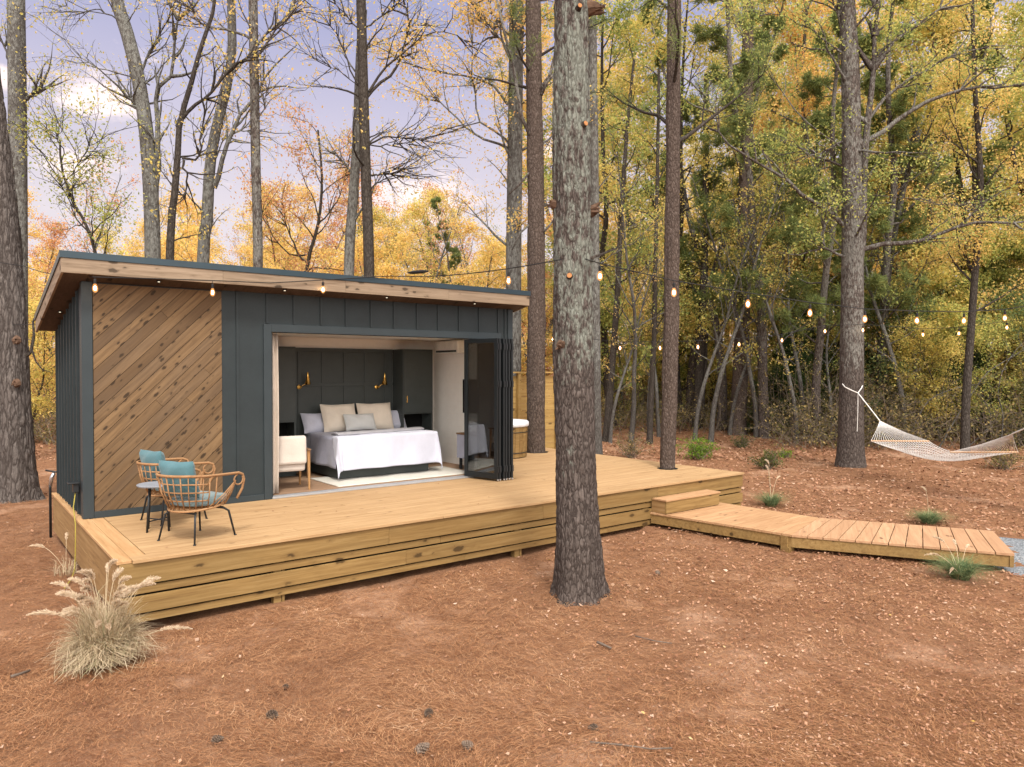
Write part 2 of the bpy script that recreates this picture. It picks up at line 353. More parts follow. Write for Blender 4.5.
# ------------------------------------------------------------------ mesh building
class MB:
    def __init__(s): s.v = []; s.f = []

    def add(s, vs, fs):
        n = len(s.v); s.cut = getattr(s, 'cut', []) + [(n, len(s.f))]; s.v += [tuple(map(float, p)) for p in vs]; s.f += [tuple(i + n for i in f) for f in fs]
        return s

    def box(s, a, b, mat=None):
        (x0, y0, z0), (x1, y1, z1) = a, b
        vs = [Vector(p) for p in ((x0, y0, z0), (x1, y0, z0), (x1, y1, z0), (x0, y1, z0), (x0, y0, z1), (x1, y0, z1), (x1, y1, z1), (x0, y1, z1))]
        if mat is not None: vs = [mat @ p for p in vs]
        return s.add(vs, [(0, 3, 2, 1), (4, 5, 6, 7), (0, 1, 5, 4), (1, 2, 6, 5), (2, 3, 7, 6), (3, 0, 4, 7)])

    def prism(s, poly, z0, z1):
        n = len(poly)
        vs = [(x, y, z0) for x, y in poly] + [(x, y, z1) for x, y in poly]
        return s.add(vs, [tuple(range(n))[::-1], tuple(range(n, 2 * n))] + [(i, (i + 1) % n, (i + 1) % n + n, i + n) for i in range(n)])

    def tube(s, pts, rad, n=8, cap=True, closed=False):
        pts = [Vector(p) for p in pts]; k = len(pts)
        if not hasattr(rad, '__len__'): rad = [rad] * k
        vs = []; u = None
        for i, p in enumerate(pts):
            if closed: d = pts[(i + 1) % k] - pts[i - 1]
            else: d = pts[min(i + 1, k - 1)] - pts[max(i - 1, 0)]
            if d.length < 1e-9: d = Vector((0, 0, 1))
            d.normalize()
            if u is None: u = d.orthogonal().normalized()
            else:
                u = u - d * u.dot(d)
                u = u.normalized() if u.length > 1e-6 else d.orthogonal().normalized()
            w = d.cross(u)
            for j in range(n):
                a = 2 * math.pi * j / n
                vs.append(p + (u * math.cos(a) + w * math.sin(a)) * rad[i])
        fs = []
        for i in range(k if closed else k - 1):
            i2 = (i + 1) % k
            for j in range(n):
                fs.append((i * n + j, i * n + (j + 1) % n, i2 * n + (j + 1) % n, i2 * n + j))
        if cap and not closed:
            fs.append(tuple(range(n))[::-1]); fs.append(tuple((k - 1) * n + j for j in range(n)))
        return s.add(vs, fs)

    def lathe(s, prof, n=20, c=(0, 0, 0)):
        k = len(prof); vs = []
        for r, z in prof:
            for j in range(n):
                a = 2 * math.pi * j / n
                vs.append((c[0] + r * math.cos(a), c[1] + r * math.sin(a), c[2] + z))
        fs = [(i * n + j, i * n + (j + 1) % n, (i + 1) * n + (j + 1) % n, (i + 1) * n + j) for i in range(k - 1) for j in range(n)]
        fs.append(tuple(range(n))[::-1]); fs.append(tuple((k - 1) * n + j for j in range(n)))
        return s.add(vs, fs)

    def ball(s, c, r, n=10, sq=(1, 1, 1)):
        k = n // 2 + 1
        prof = [(max(r * math.sin(math.pi * i / k), 1e-4), -r * math.cos(math.pi * i / k)) for i in range(k + 1)]
        m = MB(); m.lathe(prof, n)
        return s.add([(c[0] + x * sq[0], c[1] + y * sq[1], c[2] + z * sq[2]) for x, y, z in m.v], m.f)

    def grid(s, fn, nu, nv, thick=0.):
        vs = [fn(i / nu, j / nv) for j in range(nv + 1) for i in range(nu + 1)]
        fs = [(j * (nu + 1) + i, j * (nu + 1) + i + 1, (j + 1) * (nu + 1) + i + 1, (j + 1) * (nu + 1) + i) for j in range(nv) for i in range(nu)]
        return s.add(vs, fs)

    def each(s, name, mat, parent=None, **kw):
        """one object per added shape"""
        cs = s.cut + [(len(s.v), len(s.f))]; out = []
        for (v0, f0), (v1, f1) in zip(cs[:-1], cs[1:]):
            q = MB(); q.v = s.v[v0:v1]; q.f = [tuple(i - v0 for i in f) for f in s.f[f0:f1]]; out.append(q.build(name, mat, parent, **kw))
        return out

    def build(s, name, mat, parent=None, origin=None, smooth=False, bevel=0., solid=0., sub=0):
        me = bpy.data.meshes.new(name)
        vs = s.v
        if origin is not None: vs = [(x - origin[0], y - origin[1], z - origin[2]) for x, y, z in vs]
        me.from_pydata(vs, [], s.f); me.update()
        if smooth: me.polygons.foreach_set('use_smooth', [True] * len(me.polygons))
        o = bpy.data.objects.new(name, me); me.materials.append(M[mat] if isinstance(mat, str) else mat)
        COL.objects.link(o)
        if origin is not None and parent is None: o.location = origin
        if parent is not None: o.parent = parent
        if solid:
            q = o.modifiers.new('thick', 'SOLIDIFY'); q.thickness = solid; q.offset = 0
        if bevel:
            q = o.modifiers.new('edge', 'BEVEL'); q.width = bevel; q.segments = 2; q.limit_method = 'ANGLE'
        if sub:
            q = o.modifiers.new('sub', 'SUBSURF'); q.levels = sub; q.render_levels = sub
        return o


def npmesh(name, verts, quads, mat, parent=None, loc=None, smooth=False):
    """mesh from arrays: verts (N,3), quads (K,4) or (K,3)"""
    verts = np.asarray(verts, np.float32); quads = np.asarray(quads, np.int32)
    me = bpy.data.meshes.new(name); k = quads.shape[1]
    me.vertices.add(len(verts)); me.vertices.foreach_set('co', verts.ravel())
    me.loops.add(quads.size); me.loops.foreach_set('vertex_index', quads.ravel())
    me.polygons.add(len(quads)); me.polygons.foreach_set('loop_start', np.arange(0, quads.size, k, dtype=np.int32))
    try: me.polygons.foreach_set('loop_total', np.full(len(quads), k, np.int32))
    except Exception: pass
    if smooth: me.polygons.foreach_set('use_smooth', np.ones(len(quads), bool))
    me.update(calc_edges=True); me.validate()
    me.materials.append(M[mat] if isinstance(mat, str) else mat)
    o = bpy.data.objects.new(name, me); COL.objects.link(o)
    if parent is not None: o.parent = parent
    if loc is not None: o.location = loc
    return o


def tag(o, label=None, cat=None, group=None, kind=None):
    if label: o['label'] = label
    if cat: o['category'] = cat
    if group: o['group'] = group
    if kind: o['kind'] = kind
    return o


def thing(name, label, cat, loc=(0, 0, 0), rz=0., group=None):
    o = bpy.data.objects.new(name, None); COL.objects.link(o)
    o.empty_display_size = .2; o.location = loc; o.rotation_euler = (0, 0, rz)
    return tag(o, label, cat, group)


KIDS = {}


def copy_tree(o, parent=None, label=None):
    c = o.copy(); COL.objects.link(c)
    if parent is not None: c.parent = parent
    for ch in o.children: copy_tree(ch, c)
    if label: c['label'] = label
    return c


def rand_dirs(n, g=rs):
    v = g.normal(size=(n, 3)); return v / np.linalg.norm(v, axis=1, keepdims=True)


def leaf_quads(cen, size, g=rs, up=.35, asp=.6):
    """one rhombic leaf per centre"""
    n = len(cen); a = rand_dirs(n, g); nn = rand_dirs(n, g); nn[:, 2] += up * np.sign(nn[:, 2] + 1e-6)
    b = np.cross(a, nn); b /= np.linalg.norm(b, axis=1, keepdims=True) + 1e-9
    sz = np.broadcast_to(np.asarray(size), (n,))[:, None]
    v = np.stack([cen - a * sz * .5, cen + b * sz * asp * .5 - a * sz * .05, cen + a * sz * .5, cen - b * sz * asp * .5 - a * sz * .05], 1).reshape(-1, 3)
    return v, np.arange(4 * n).reshape(-1, 4)


# ------------------------------------------------------------------ ground, path, sky
def axis(lo, hi, step, far):
    a = list(np.arange(lo, hi + 1e-6, step)); s = step; p = a[-1]
    right = []
    while p < far: s *= 1.16; p += s; right.append(p)
    s = step; p = a[0]; left = []
    while p > -far: s *= 1.16; p -= s; left.append(p)
    return np.array(left[::-1] + a + right)


xs = axis(-7, 15, .09, 380); ys = axis(-8, 8, .09, 380)
X, Y = np.meshgrid(xs, ys)
Z = gz(X, Y) + .012 * fbm(X * 6, Y * 6, 2)
nx, ny = len(xs), len(ys)
idx = np.arange(nx * ny).reshape(ny, nx)
q = np.stack([idx[:-1, :-1], idx[:-1, 1:], idx[1:, 1:], idx[1:, :-1]], -1).reshape(-1, 4)
o = npmesh('ground', np.stack([X, Y, Z], -1).reshape(-1, 3), q, 'ground', smooth=True)
tag(o, 'reddish brown forest floor covered in pine straw', 'ground', kind='structure')

E1, E2 = PZ(1014.5, 553.6, .25)[:2], PZ(992.8, 530.7, .25)[:2]
wd = np.array([.47, -.88])
gp = [E1 - wd * .15 + (-.30, -.16), E2 - wd * .5 + (.6, .3), E2 + wd * 3 + (.5, .1), E2 + wd * 9 + (2, 0), E1 + wd * 9 + (1, 0), E1 + wd * 3 + (-.3, -.2)]
m = MB()
c0 = np.mean(gp, 0)
ring = []
for i in range(6):
    a, b = gp[i], gp[(i + 1) % 6]
    for k in range(10):
        p = a + (b - a) * k / 10 + rs.normal(size=2) * .04
        ring.append(p)
vs = []
for s_ in (1., .75, .5, .25, .04):
    for p in ring:
        qv = c0 + (p - c0) * s_
        vs.append((qv[0], qv[1], float(gz(qv[0], qv[1])) + .055 - (.05 if s_ == 1. else 0)))
n = len(ring)
m.add(vs, [(k * n + i, k * n + (i + 1) % n, (k + 1) * n + (i + 1) % n, (k + 1) * n + i) for k in range(4) for i in range(n)])
tag(m.build('gravel_path', 'gravel', smooth=True), 'blue grey gravel path at the end of the boardwalk', 'path', kind='structure')


def in_deck(x, y, m=.05):
    return (x > -m) & (x < 10.767 + m) & (y > -m) & (y < 6.3 + m)


def in_walk(x, y):
    leg1 = (x > 8.35) & (x < 10.1) & (y < .1) & (y > -2.1)
    tpar = (x - 8.59) * wd[0] + (y + 2.31) * wd[1]; tper = (x - 8.59) * .88 + (y + 2.31) * .47
    return leg1 | ((tpar > -.2) & (tpar < 2.75) & (tper > -.02) & (tper < 1.6)) | ((tpar > 2.7) & (tper > -.25) & (tper < 2.3) & (rs.uniform(size=x.shape) < .97))


# needles, curved two-segment blades lying on the straw
def scatter(n, lo, hi, power=1.0):
    u = rs.uniform(-150, 1180, n); d = lo * (hi / lo) ** (rs.uniform(0, 1, n) ** power)
    lat = (u - 512) / F * d
    x = CAM[0] + math.cos(YAW) * d + math.sin(YAW) * lat
    y = CAM[1] + math.sin(YAW) * d - math.cos(YAW) * lat
    k = ~(in_deck(x, y)) & ~in_walk(x, y)
    return x[k], y[k], d[k]


def straw(n, lo, hi, L, W):
    x, y, d = scatter(n, lo, hi)
    dens = fbm(x * .8, y * .8, 2)
    k = rs.uniform(-.9, 1.2, len(x)) < dens + .55
    x, y, d = x[k], y[k], d[k]; n = len(x)
    a = rs.uniform(0, 2 * np.pi, n) + .0
    a = np.where(rs.uniform(size=n) < .6, 3.2 * fbm(x * .5 + 40, y * .5, 2) + rs.normal(size=n) * .6, a)
    bend = rs.normal(size=n) * .5
    l = L * rs.uniform(.5, 1.2, n); w = W * rs.uniform(.6, 1.2, n) * np.clip(d / 8, .8, 2.6)
    z = gz(x, y) + .006 + rs.uniform(0, .03, n)
    d1 = np.stack([np.cos(a), np.sin(a), rs.normal(size=n) * .10], 1); d2 = np.stack([np.cos(a + bend), np.sin(a + bend), rs.normal(size=n) * .13], 1)
    p0 = np.stack([x, y, z], 1); p1 = p0 + d1 * (l / 2)[:, None]; p2 = p1 + d2 * (l / 2)[:, None]
    s1 = np.stack([-np.sin(a), np.cos(a), np.zeros(n)], 1) * (w / 2)[:, None]
    s2 = np.stack([-np.sin(a + bend), np.cos(a + bend), rs.normal(size=n) * .3], 1) * (w / 2)[:, None]
    v = np.stack([p0 - s1, p0 + s1, p1 + s1, p1 - s1, p2 + s2 * .6, p2 - s2 * .6], 1).reshape(-1, 3)
    b = (np.arange(n) * 6)[:, None]
    return v, np.concatenate([b + [0, 1, 2, 3], b + [3, 2, 4, 5]], 0)


v, f = straw(430000, 4.2, 32, .115, .0030)
tag(npmesh('pine_straw', v, f, 'needles'), 'loose fallen pine needles over the whole yard', 'pine straw', kind='stuff')


def litter(n, lo, hi, size, mat, lift=.012, bias=None):
    x, y, d = scatter(n, lo, hi)
    if bias is not None:
        k = rs.uniform(size=len(x)) < bias(x, y, d); x, y, d = x[k], y[k], d[k]
    n = len(x); cen = np.stack([x, y, gz(x, y) + lift + rs.uniform(0, .02, n)], 1)
    a = rs.uniform(0, 2 * np.pi, n); tilt = rs.normal(size=(n, 2)) * .3
    A = np.stack([np.cos(a), np.sin(a), tilt[:, 0]], 1); B = np.stack([-np.sin(a), np.cos(a), tilt[:, 1]], 1)
    sz = (size * rs.uniform(.5, 1.3, n) * np.clip(d / 8, .8, 2.2))[:, None]; wv = rs.uniform(.25, .45, n)[:, None]
    curl = rs.uniform(-.05, .25, n)[:, None] * np.array([[0, 0, 1]])
    c = cen
    v = np.stack([c - A * sz * .5 + curl * sz, c - A * sz * .1 + B * sz * wv, c + A * sz * .5 + curl * sz * .6, c - A * sz * .1 - B * sz * wv, ], 1).reshape(-1, 3)
    v2 = v.reshape(-1, 4, 3)
    b = (np.arange(n) * 4)[:, None]
    return v, np.concatenate([b + [0, 1, 2], b + [0, 2, 3]], 0)


rightish = lambda x, y, d: np.clip(.14 + 1.35 * ((x - CAM[0]) * math.sin(YAW) - (y - CAM[1]) * math.cos(YAW)) / d + .02 * (d - 6), .05, 1)
v, f = litter(75000, 4.2, 34, .033, 'litter', .018, rightish)
tag(npmesh('leaf_litter', v, f, 'litter'), 'small brown fallen leaves mixed into the pine straw', 'leaf litter', kind='stuff')
v, f = litter(2300, 4.2, 30, .045, 'palelitter', .014, lambda x, y, d: .12 + 1.1 * rightish(x, y, d))
tag(npmesh('pale_leaf_litter', v, f, 'palelitter'), 'scattered pale curled fallen leaves on the pine straw', 'leaf litter', kind='stuff')
v, f = litter(36000, 22, 60, .045, 'litter', .02)
tag(npmesh('forest_leaf_litter', v, f, 'litter'), 'fallen leaves under the trees at the wood edge', 'leaf litter', kind='stuff')

# ------------------------------------------------------------------ deck
L = 10.767; DY = 6.25
deck = thing('deck', 'large low yellow pine deck with slatted skirting around the cabin', 'deck', (0, 0, 0))
T14 = PZ(667.5, 468.5, DK); T11 = PZ(536, 452, DK)
m = MB(); y = .18; bw = .142; row = 0
while y < DY - .02:
    y1 = min(y + bw - .004, DY)
    xs0 = .285 if y < 5.4 else 7.3
    xj = [xs0]; p = xs0 + rs.uniform(1.2, 4.5)
    while p < L - .6: xj.append(p); p += rs.choice([3.05, 3.66, 4.27])
    xj.append(L - .004)
    for a, b in zip(xj[:-1], xj[1:]): m.box((a + .0015, y, DK - .03), (b - .0015, y1, DK + rs.uniform(-.0012, .0012)))
    y += bw; row += 1
m.build('decking', 'deck', deck)
m = MB(); m.box((-.02, .0, DK - .032), (.12, 5.45, DK + .001)); m.box((.124, .182, DK - .032), (.28, 5.45, DK - .001))
m.each('side_border', 'deck_y', deck, bevel=.004)
m = MB()
for a, b in ((.0, 3.9), (3.904, 8.1), (8.104, L + .0)):
    m.box((max(a, .124), -.035, DK - .034), (b, .176, DK + .0015))
m.build('front_border', 'deck', deck, bevel=.004)
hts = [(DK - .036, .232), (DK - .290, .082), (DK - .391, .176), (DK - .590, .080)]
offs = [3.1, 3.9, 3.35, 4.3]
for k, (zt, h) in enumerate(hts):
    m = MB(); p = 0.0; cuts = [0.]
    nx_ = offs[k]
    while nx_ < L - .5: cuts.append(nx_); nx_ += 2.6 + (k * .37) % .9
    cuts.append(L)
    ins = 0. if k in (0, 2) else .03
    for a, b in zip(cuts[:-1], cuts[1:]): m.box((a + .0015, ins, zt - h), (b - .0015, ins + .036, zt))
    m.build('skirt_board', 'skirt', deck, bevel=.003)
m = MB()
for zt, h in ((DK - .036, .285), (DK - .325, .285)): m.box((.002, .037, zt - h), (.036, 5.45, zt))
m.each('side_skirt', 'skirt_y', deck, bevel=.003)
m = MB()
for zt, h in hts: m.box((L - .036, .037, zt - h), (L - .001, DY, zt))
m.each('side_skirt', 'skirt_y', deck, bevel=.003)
for px in (1.62, 5.2, 6.2, 8.0):
    m = MB(); m.box((px, .06, -.1), (px + .09, .15, DK - .04)); m.box((px + .1, .06, -.1), (px + .13, .15, DK - .04))
    m.build('deck_post', 'skirt', deck)
m = MB(); m.box((.3, .25, .02), (L - .3, 5.4, DK - .25)); m.build('deck_framing', 'void', deck)
for c, r in ((T14, .21), (T11, .30)):
    m = MB(); m.prism([(c[0] + r * math.cos(a) * rs.uniform(.92, 1.05), c[1] + r * math.sin(a) * rs.uniform(.92, 1.05)) for a in np.linspace(0, 2 * np.pi, 24, endpoint=False)], DK - .01, DK + .004)
    m.build('trunk_gap_shade', 'void', deck)  # black disc laid on the decking paints the dark gap round the trunk

# step and boardwalk
stp = thing('deck_step', 'boxed wooden step between the deck and the boardwalk', 'step', (8.13, 0, 0))
m = MB(); zt = .535
m.box((-.015, -.173, zt - .03), (1.46, -.037, zt)); m.box((-.015, -.345, zt - .03), (1.46, -.178, zt + .001))
m.build('tread', 'walk', stp, bevel=.004)
m = MB(); m.box((0, -.33, .302), (1.445, -.295, zt - .031)); m.build('riser', 'skirt', stp, bevel=.003)
m = MB(); m.box((0, -.294, .295), (.036, -.003, zt - .031)); m.box((1.41, -.294, .295), (1.445, -.003, zt - .031)); m.each('side_panel', 'skirt_y', stp, bevel=.003)

bwk = thing('boardwalk', 'low bent pine boardwalk leading from the deck step to the gravel', 'boardwalk', (8.38, -.33, 0))
WZ = .29
A1, A2, B1, B2 = (PZ(u_, v_, WZ)[:2] for u_, v_ in ((791.6, 534.7), (1014.5, 553.6), (819, 517.7), (992.8, 530.7)))
A0 = np.array([8.10, -.0]); B0 = np.array([9.80, -.0])
wd = (A2 - A1) / np.linalg.norm(A2 - A1)
org = (8.38, -.33, 0)
m = MB()


def plank(a0, a1, b1, b0, z=WZ):
    g = .004
    m.prism([tuple(a0), tuple(b0), tuple(b1), tuple(a1)][::-1], z - .036, z + rs.uniform(-.001, .001))


nb = 16
for i in range(nb):
    s0, s1 = i / nb + .0012, (i + 1) / nb - .0012
    plank(A0 + (A1 - A0) * s0, A0 + (A1 - A0) * s1, B0 + (B1 - B0) * s1, B0 + (B1 - B0) * s0)
m.build('walk_boards', 'walk', bwk, org, bevel=.003)
m = MB(); nb = 13; g = .012
for i in range(nb):
    s0, s1 = i / nb + (.0022 if i else .001), (i + 1) / nb - .0022
    if i == nb - 1: s1 = 1.0
    plank(A1 + (A2 - A1) * s0, A1 + (A2 - A1) * s1, B1 + (B2 - B1) * s1, B1 + (B2 - B1) * s0)
m.build('walk_boards', 'walk2', bwk, org, bevel=.003)


def beam(mb, a, b, z0, z1, th=.036, inset=.015):
    a = np.array(a, float); b = np.array(b, float); d = (b - a) / np.linalg.norm(b - a); nrm = np.array([-d[1], d[0]]) * 1.
    a = a + nrm * inset; b = b + nrm * inset
    mb.prism([tuple(a), tuple(b), tuple(b + nrm * th), tuple(a + nrm * th)], z0, z1)


m = MB(); beam(m, A0 + (0, -.003), A1, .10, WZ - .038); beam(m, A1 + wd * .004, A2, .10, WZ - .038); beam(m, A2, B2, .101, WZ - .039)
m.each('rim_joist', 'skirt', bwk, origin=org, bevel=.003)
m = MB(); beam(m, B1, B0, .10, WZ - .038); beam(m, B2, B1, .10, WZ - .038); m.each('rim_joist', 'skirt', bwk, origin=org)
for p in (A1 + (-.03, .02), B1 + (-.2, .0)):
    m = MB(); m.box((p[0], p[1], -.1), (p[0] + .14, p[1] + .14, .099)); m.box((p[0] + .001, p[1] + .037, .099), (p[0] + .139, p[1] + .139, WZ - .04)); m.build('walk_post', 'skirt', bwk, org)

n = 110; x_ = rs.uniform(.4, L - .1, n); y_ = rs.uniform(.05, 2.5, n) + (x_ > 7.4) * rs.uniform(0, 3, n)
cen = np.stack([x_, y_, np.full(n, DK + .012)], 1); a = rs.uniform(0, 6.28, n)
A_ = np.stack([np.cos(a), np.sin(a), rs.normal(size=n) * .08], 1); B_ = np.stack([-np.sin(a), np.cos(a), rs.normal(size=n) * .2], 1)
isn = (rs.uniform(size=n) < .72)[:, None]; ls = np.where(isn, .075, .022); ws = np.where(isn, .0017, .012)
v = np.stack([cen - A_ * ls, cen + B_ * ws, cen + A_ * ls, cen - B_ * ws], 1).reshape(-1, 3)
tag(npmesh('deck_litter', v, np.arange(4 * n).reshape(-1, 4), 'litter'), 'stray pine needles and small leaves lying on the deck', 'leaf litter', kind='stuff')

# ------------------------------------------------------------------ cabin
W0, W1, WX0, WX1 = 2.703, 5.25, .06, 7.215
cab = thing('cabin', 'dark charcoal tiny cabin with mono pitch roof and diagonal cedar panel', 'cabin', (0, 0, 0))
z = lambda h: DK + h
OX0, OX1, OZ = 2.56, 6.82, 2.545                      # door opening
PX0, PX1 = .182, float(PY(222, 400, W0)[0])            # cedar panel
SL = (3.186 - 2.565) / (5.42 - 2.34)                   # soffit fall per metre


def soff(yv): return z(3.186 - SL * (yv - 2.34))


ZT = soff(W0) + .02
m = MB()                                               # front wall shell with opening
m.box((PX1, W0, DK), (OX0, W0 + .12, ZT)); m.box((OX1, W0, DK), (WX1, W0 + .12, ZT)); m.box((OX0, W0, z(OZ)), (OX1, W0 + .12, ZT))
m.box((WX0, W0 + .02, DK), (PX1, W0 + .12, ZT))
m.build('front_wall', 'dark', cab)
m = MB()
for bx in [float(PY(u, 300, W0)[0]) for u in (237, 267, 294, 321, 346, 371, 394, 417, 438, 459, 479, 498)]:
    if OX0 - .14 < bx < OX1 + .14: m.box((bx - .02, W0 - .019, z(OZ + .135)), (bx + .02, W0 - .0005, ZT - .005))
    else: m.box((bx - .02, W0 - .019, DK + .1), (bx + .02, W0 - .0005, ZT - .005))
m.box((7.03, W0 - .019, DK + .1), (7.06, W0 - .0005, ZT - .005))
m.each('batten', 'dark', cab)
m = MB()
m.box((WX0 - .012, W0 - .024, DK + .004), (WX0 + .115, W0 + .019, ZT - .003)); m.box((WX0 - .014, W0 + .0195, DK + .004), (WX0 - .001, W0 + .12, ZT - .012))
m.box((WX1 - .1, W0 - .022, DK + .004), (WX1 + .012, W0 - .0004, ZT - .006))
m.box((WX0 + .116, W0 - .03, DK + .002), (OX0 - .125, W0 - .0195, DK + .09))
m.each('corner_trim', 'trimd', cab, bevel=.003)
m = MB()
m.box((OX0 - .12, W0 - .03, DK + .002), (OX0 - .004, W0 - .0006, z(OZ + .12))); m.box((OX1 + .004, W0 - .03, DK + .002), (OX1 + .12, W0 - .0006, z(OZ + .12)))
m.box((OX0 - .0035, W0 - .031, z(OZ + .004)), (OX1 + .0035, W0 - .0006, z(OZ + .122)))
m.each('door_casing', 'trimd', cab, bevel=.003)
# diagonal cedar boards, clipped to the panel
m = MB(); bwid = .137


def clip(poly, nx, nz, c):
    out = []
    for i in range(len(poly)):
        p, q_ = poly[i], poly[(i + 1) % len(poly)]
        dp = nx * p[0] + nz * p[1] - c; dq = nx * q_[0] + nz * q_[1] - c
        if dp >= 0: out.append(p)
        if dp * dq < 0:
            s_ = dp / (dp - dq); out.append((p[0] + (q_[0] - p[0]) * s_, p[1] + (q_[1] - p[1]) * s_))
    return out


pz0, pz1 = DK + .09, soff(W0 - .02) - .005
k = -10
rect = [(PX0, pz0), (PX1 - .003, pz0), (PX1 - .003, pz1), (PX0, pz1)]
rt = math.sqrt(.5)
for k in range(-25, 30):
    c1 = k * bwid + .55
    # boards run along (1,1)/sqrt2; offset coordinate n = (-x+z)/sqrt2
    poly = clip(rect, -rt, rt, c1 + .003); poly = clip(poly, rt, -rt, -(c1 + bwid - .003)) if poly else poly
    if not poly or len(poly) < 3: continue
    # butt joint somewhere along some boards
    parts = [poly]
    if rs.uniform() < .35:
        sj = rs.uniform(1.8, 3.6)
        p1 = clip(poly, rt, rt, sj + .0015); p2 = clip(poly, -rt, -rt, -(sj - .0015)); parts = [p_ for p_ in (p1, p2) if len(p_) >= 3]
    for pp in parts:
        nn_ = len(pp); yf = W0 - .012 + rs.uniform(-.002, .002)
        m.add([(x_, yf, z_) for x_, z_ in pp] + [(x_, W0 + .018, z_) for x_, z_ in pp], [tuple(range(nn_)), tuple(range(nn_, 2 * nn_))[::-1]] + [(i, i + nn_, (i + 1) % nn_ + nn_, (i + 1) % nn_) for i in range(nn_)])
m.build('diagonal_cladding', 'clad', cab)
# side wall, vertical battens
zr = soff(W1)


def side_wall(x0, x1):
    mb = MB()
    vs_ = [(x0, W0 + .121, DK), (x1, W0 + .121, DK), (x1, W1, DK), (x0, W1, DK), (x0, W0 + .121, soff(W0 + .121) + .01), (x1, W0 + .121, soff(W0 + .121) + .01), (x1, W1, zr + .01), (x0, W1, zr + .01)]
    mb.add(vs_, [(0, 3, 2, 1), (4, 5, 6, 7), (0, 1, 5, 4), (1, 2, 6, 5), (2, 3, 7, 6), (3, 0, 4, 7)]); return mb


side_wall(WX0, WX0 + .12).build('side_wall', 'dark', cab)
side_wall(WX1 - .12, WX1).build('side_wall', 'dark', cab)
m = MB()
for i in range(9):
    yb = W0 + .36 + i * .305
    if yb > W1 - .02: break
    m.box((WX0 - .03, yb - .022, DK + .02), (WX0 - .0004, yb + .022, soff(yb) - .004))
m.box((WX0 - .03, W1 - .06, DK + .02), (WX0 - .0004, W1, soff(W1) - .004))
m.each('batten', 'dark', cab)
m = MB(); m.box((WX0 + .121, W1 - .12, DK), (WX1 - .121, W1 - .001, zr)); m.build('rear_wall', 'dark', cab)
# outlet with cord on the left wall
m = MB(); m.box((WX0 - .10, W0 + .16, z(.34)), (WX0 - .031, W0 + .28, z(.46))); m.box((WX0 - .16, W0 + .13, z(.455)), (WX0 - .025, W0 + .30, z(.475))); m.build('outlet_box', 'black', cab, bevel=.006)
# roof
RX0, RX1, RY0, RY1 = -.215, 7.36, 2.34, 5.42


def slab(mb, x0, x1, y0, y1, lo, hi):
    f_ = lambda yv, h: soff(yv) + h
    vs_ = [(x0, y0, f_(y0, lo)), (x1, y0, f_(y0, lo)), (x1, y1, f_(y1, lo)), (x0, y1, f_(y1, lo)), (x0, y0, f_(y0, hi)), (x1, y0, f_(y0, hi)), (x1, y1, f_(y1, hi)), (x0, y1, f_(y1, hi))]
    mb.add(vs_, [(0, 3, 2, 1), (4, 5, 6, 7), (0, 1, 5, 4), (1, 2, 6, 5), (2, 3, 7, 6), (3, 0, 4, 7)])


m = MB(); slab(m, RX0 - .015, RX1 + .015, RY0 - .015, RY1 + .015, .187, .272); roof = m.build('roof', 'metal_roof', cab)
m = MB(); slab(m, RX0 + .03, RX1 - .03, RY0 + .036, RY1 - .03, .045, .186); m.build('roof_core', 'void', roof)
m = MB()
nsl = 26
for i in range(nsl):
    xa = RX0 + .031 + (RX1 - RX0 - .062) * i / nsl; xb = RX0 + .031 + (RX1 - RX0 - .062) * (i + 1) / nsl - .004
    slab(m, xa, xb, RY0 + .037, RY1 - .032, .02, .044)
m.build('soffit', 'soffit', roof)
m = MB()
cx = [RX0, 1.75, 3.62, 5.55, RX1]
for a, b in zip(cx[:-1], cx[1:]): m.box((a + .001, RY0, soff(RY0) + .002), (b - .001, RY0 + .035, soff(RY0) + .186))
m.build('fascia', 'fascia', roof, bevel=.003)
m = MB(); slab(m, RX0, RX0 + .03, RY0 + .036, RY1, .0, .185); slab(m, RX1 - .03, RX1, RY0 + .036, RY1, .0, .185); m.each('fascia', 'fascia_y', roof, bevel=.003)
for xd in [float(PY(u, 280, 2.46)[0]) for u in (159, 285, 387, 475)]:
    yv = 2.47; m = MB(); m.lathe([(.03, 0), (.03, .012)], 14, (xd, yv, soff(yv) + .008)); d_ = m.build('downlight', 'black', roof)
    m = MB(); m.lathe([(.014, 0), (.014, .004)], 14, (xd, yv, soff(yv) + .0035)); m.build('lens', 'spot', d_)
for yv in (4.2,):
    m = MB(); m.lathe([(.03, 0), (.03, .012)], 12, (-.02, yv, soff(yv) + .008)); d_ = m.build('downlight', 'black', roof)
    m = MB(); m.lathe([(.012, 0), (.012, .004)], 12, (-.02, yv, soff(yv) + .0035)); m.build('lens', 'spot', d_)
# threshold + interior shell
IX0, IX1, IY1 = 2.2, 6.98, 5.115
IZ = DK + .035
m = MB(); m.box((OX0, W0 - .045, DK + .003), (OX1 + .1, W0 + .005, DK + .03)); m.box((OX0, W0 + .03, DK + .003), (OX1 + .1, W0 + .115, DK + .032)); m.build('door_threshold', 'alu', cab, bevel=.003)
m = MB(); m.box((OX0, W0 + .006, DK + .003), (OX1 + .1, W0 + .029, DK + .018)); m.build('track_groove', 'black', cab)
m = MB()
for i in range(19):
    ya = W0 + .122 + i * .14
    m.box((IX0, ya, DK + .002), (IX1, min(ya + .138, IY1), IZ))
m.build('interior_floor', 'floorw', cab)
m = MB(); m.box((IX0 - .05, W0 + .121, IZ), (IX0, IY1, z(2.62))); m.box((IX1, W0 + .121, IZ), (IX1 + .05, IY1, z(2.62)))
m.box((IX0, IY1, IZ), (IX1, IY1 + .015, z(2.62))); m.each('interior_wall', 'white', cab)
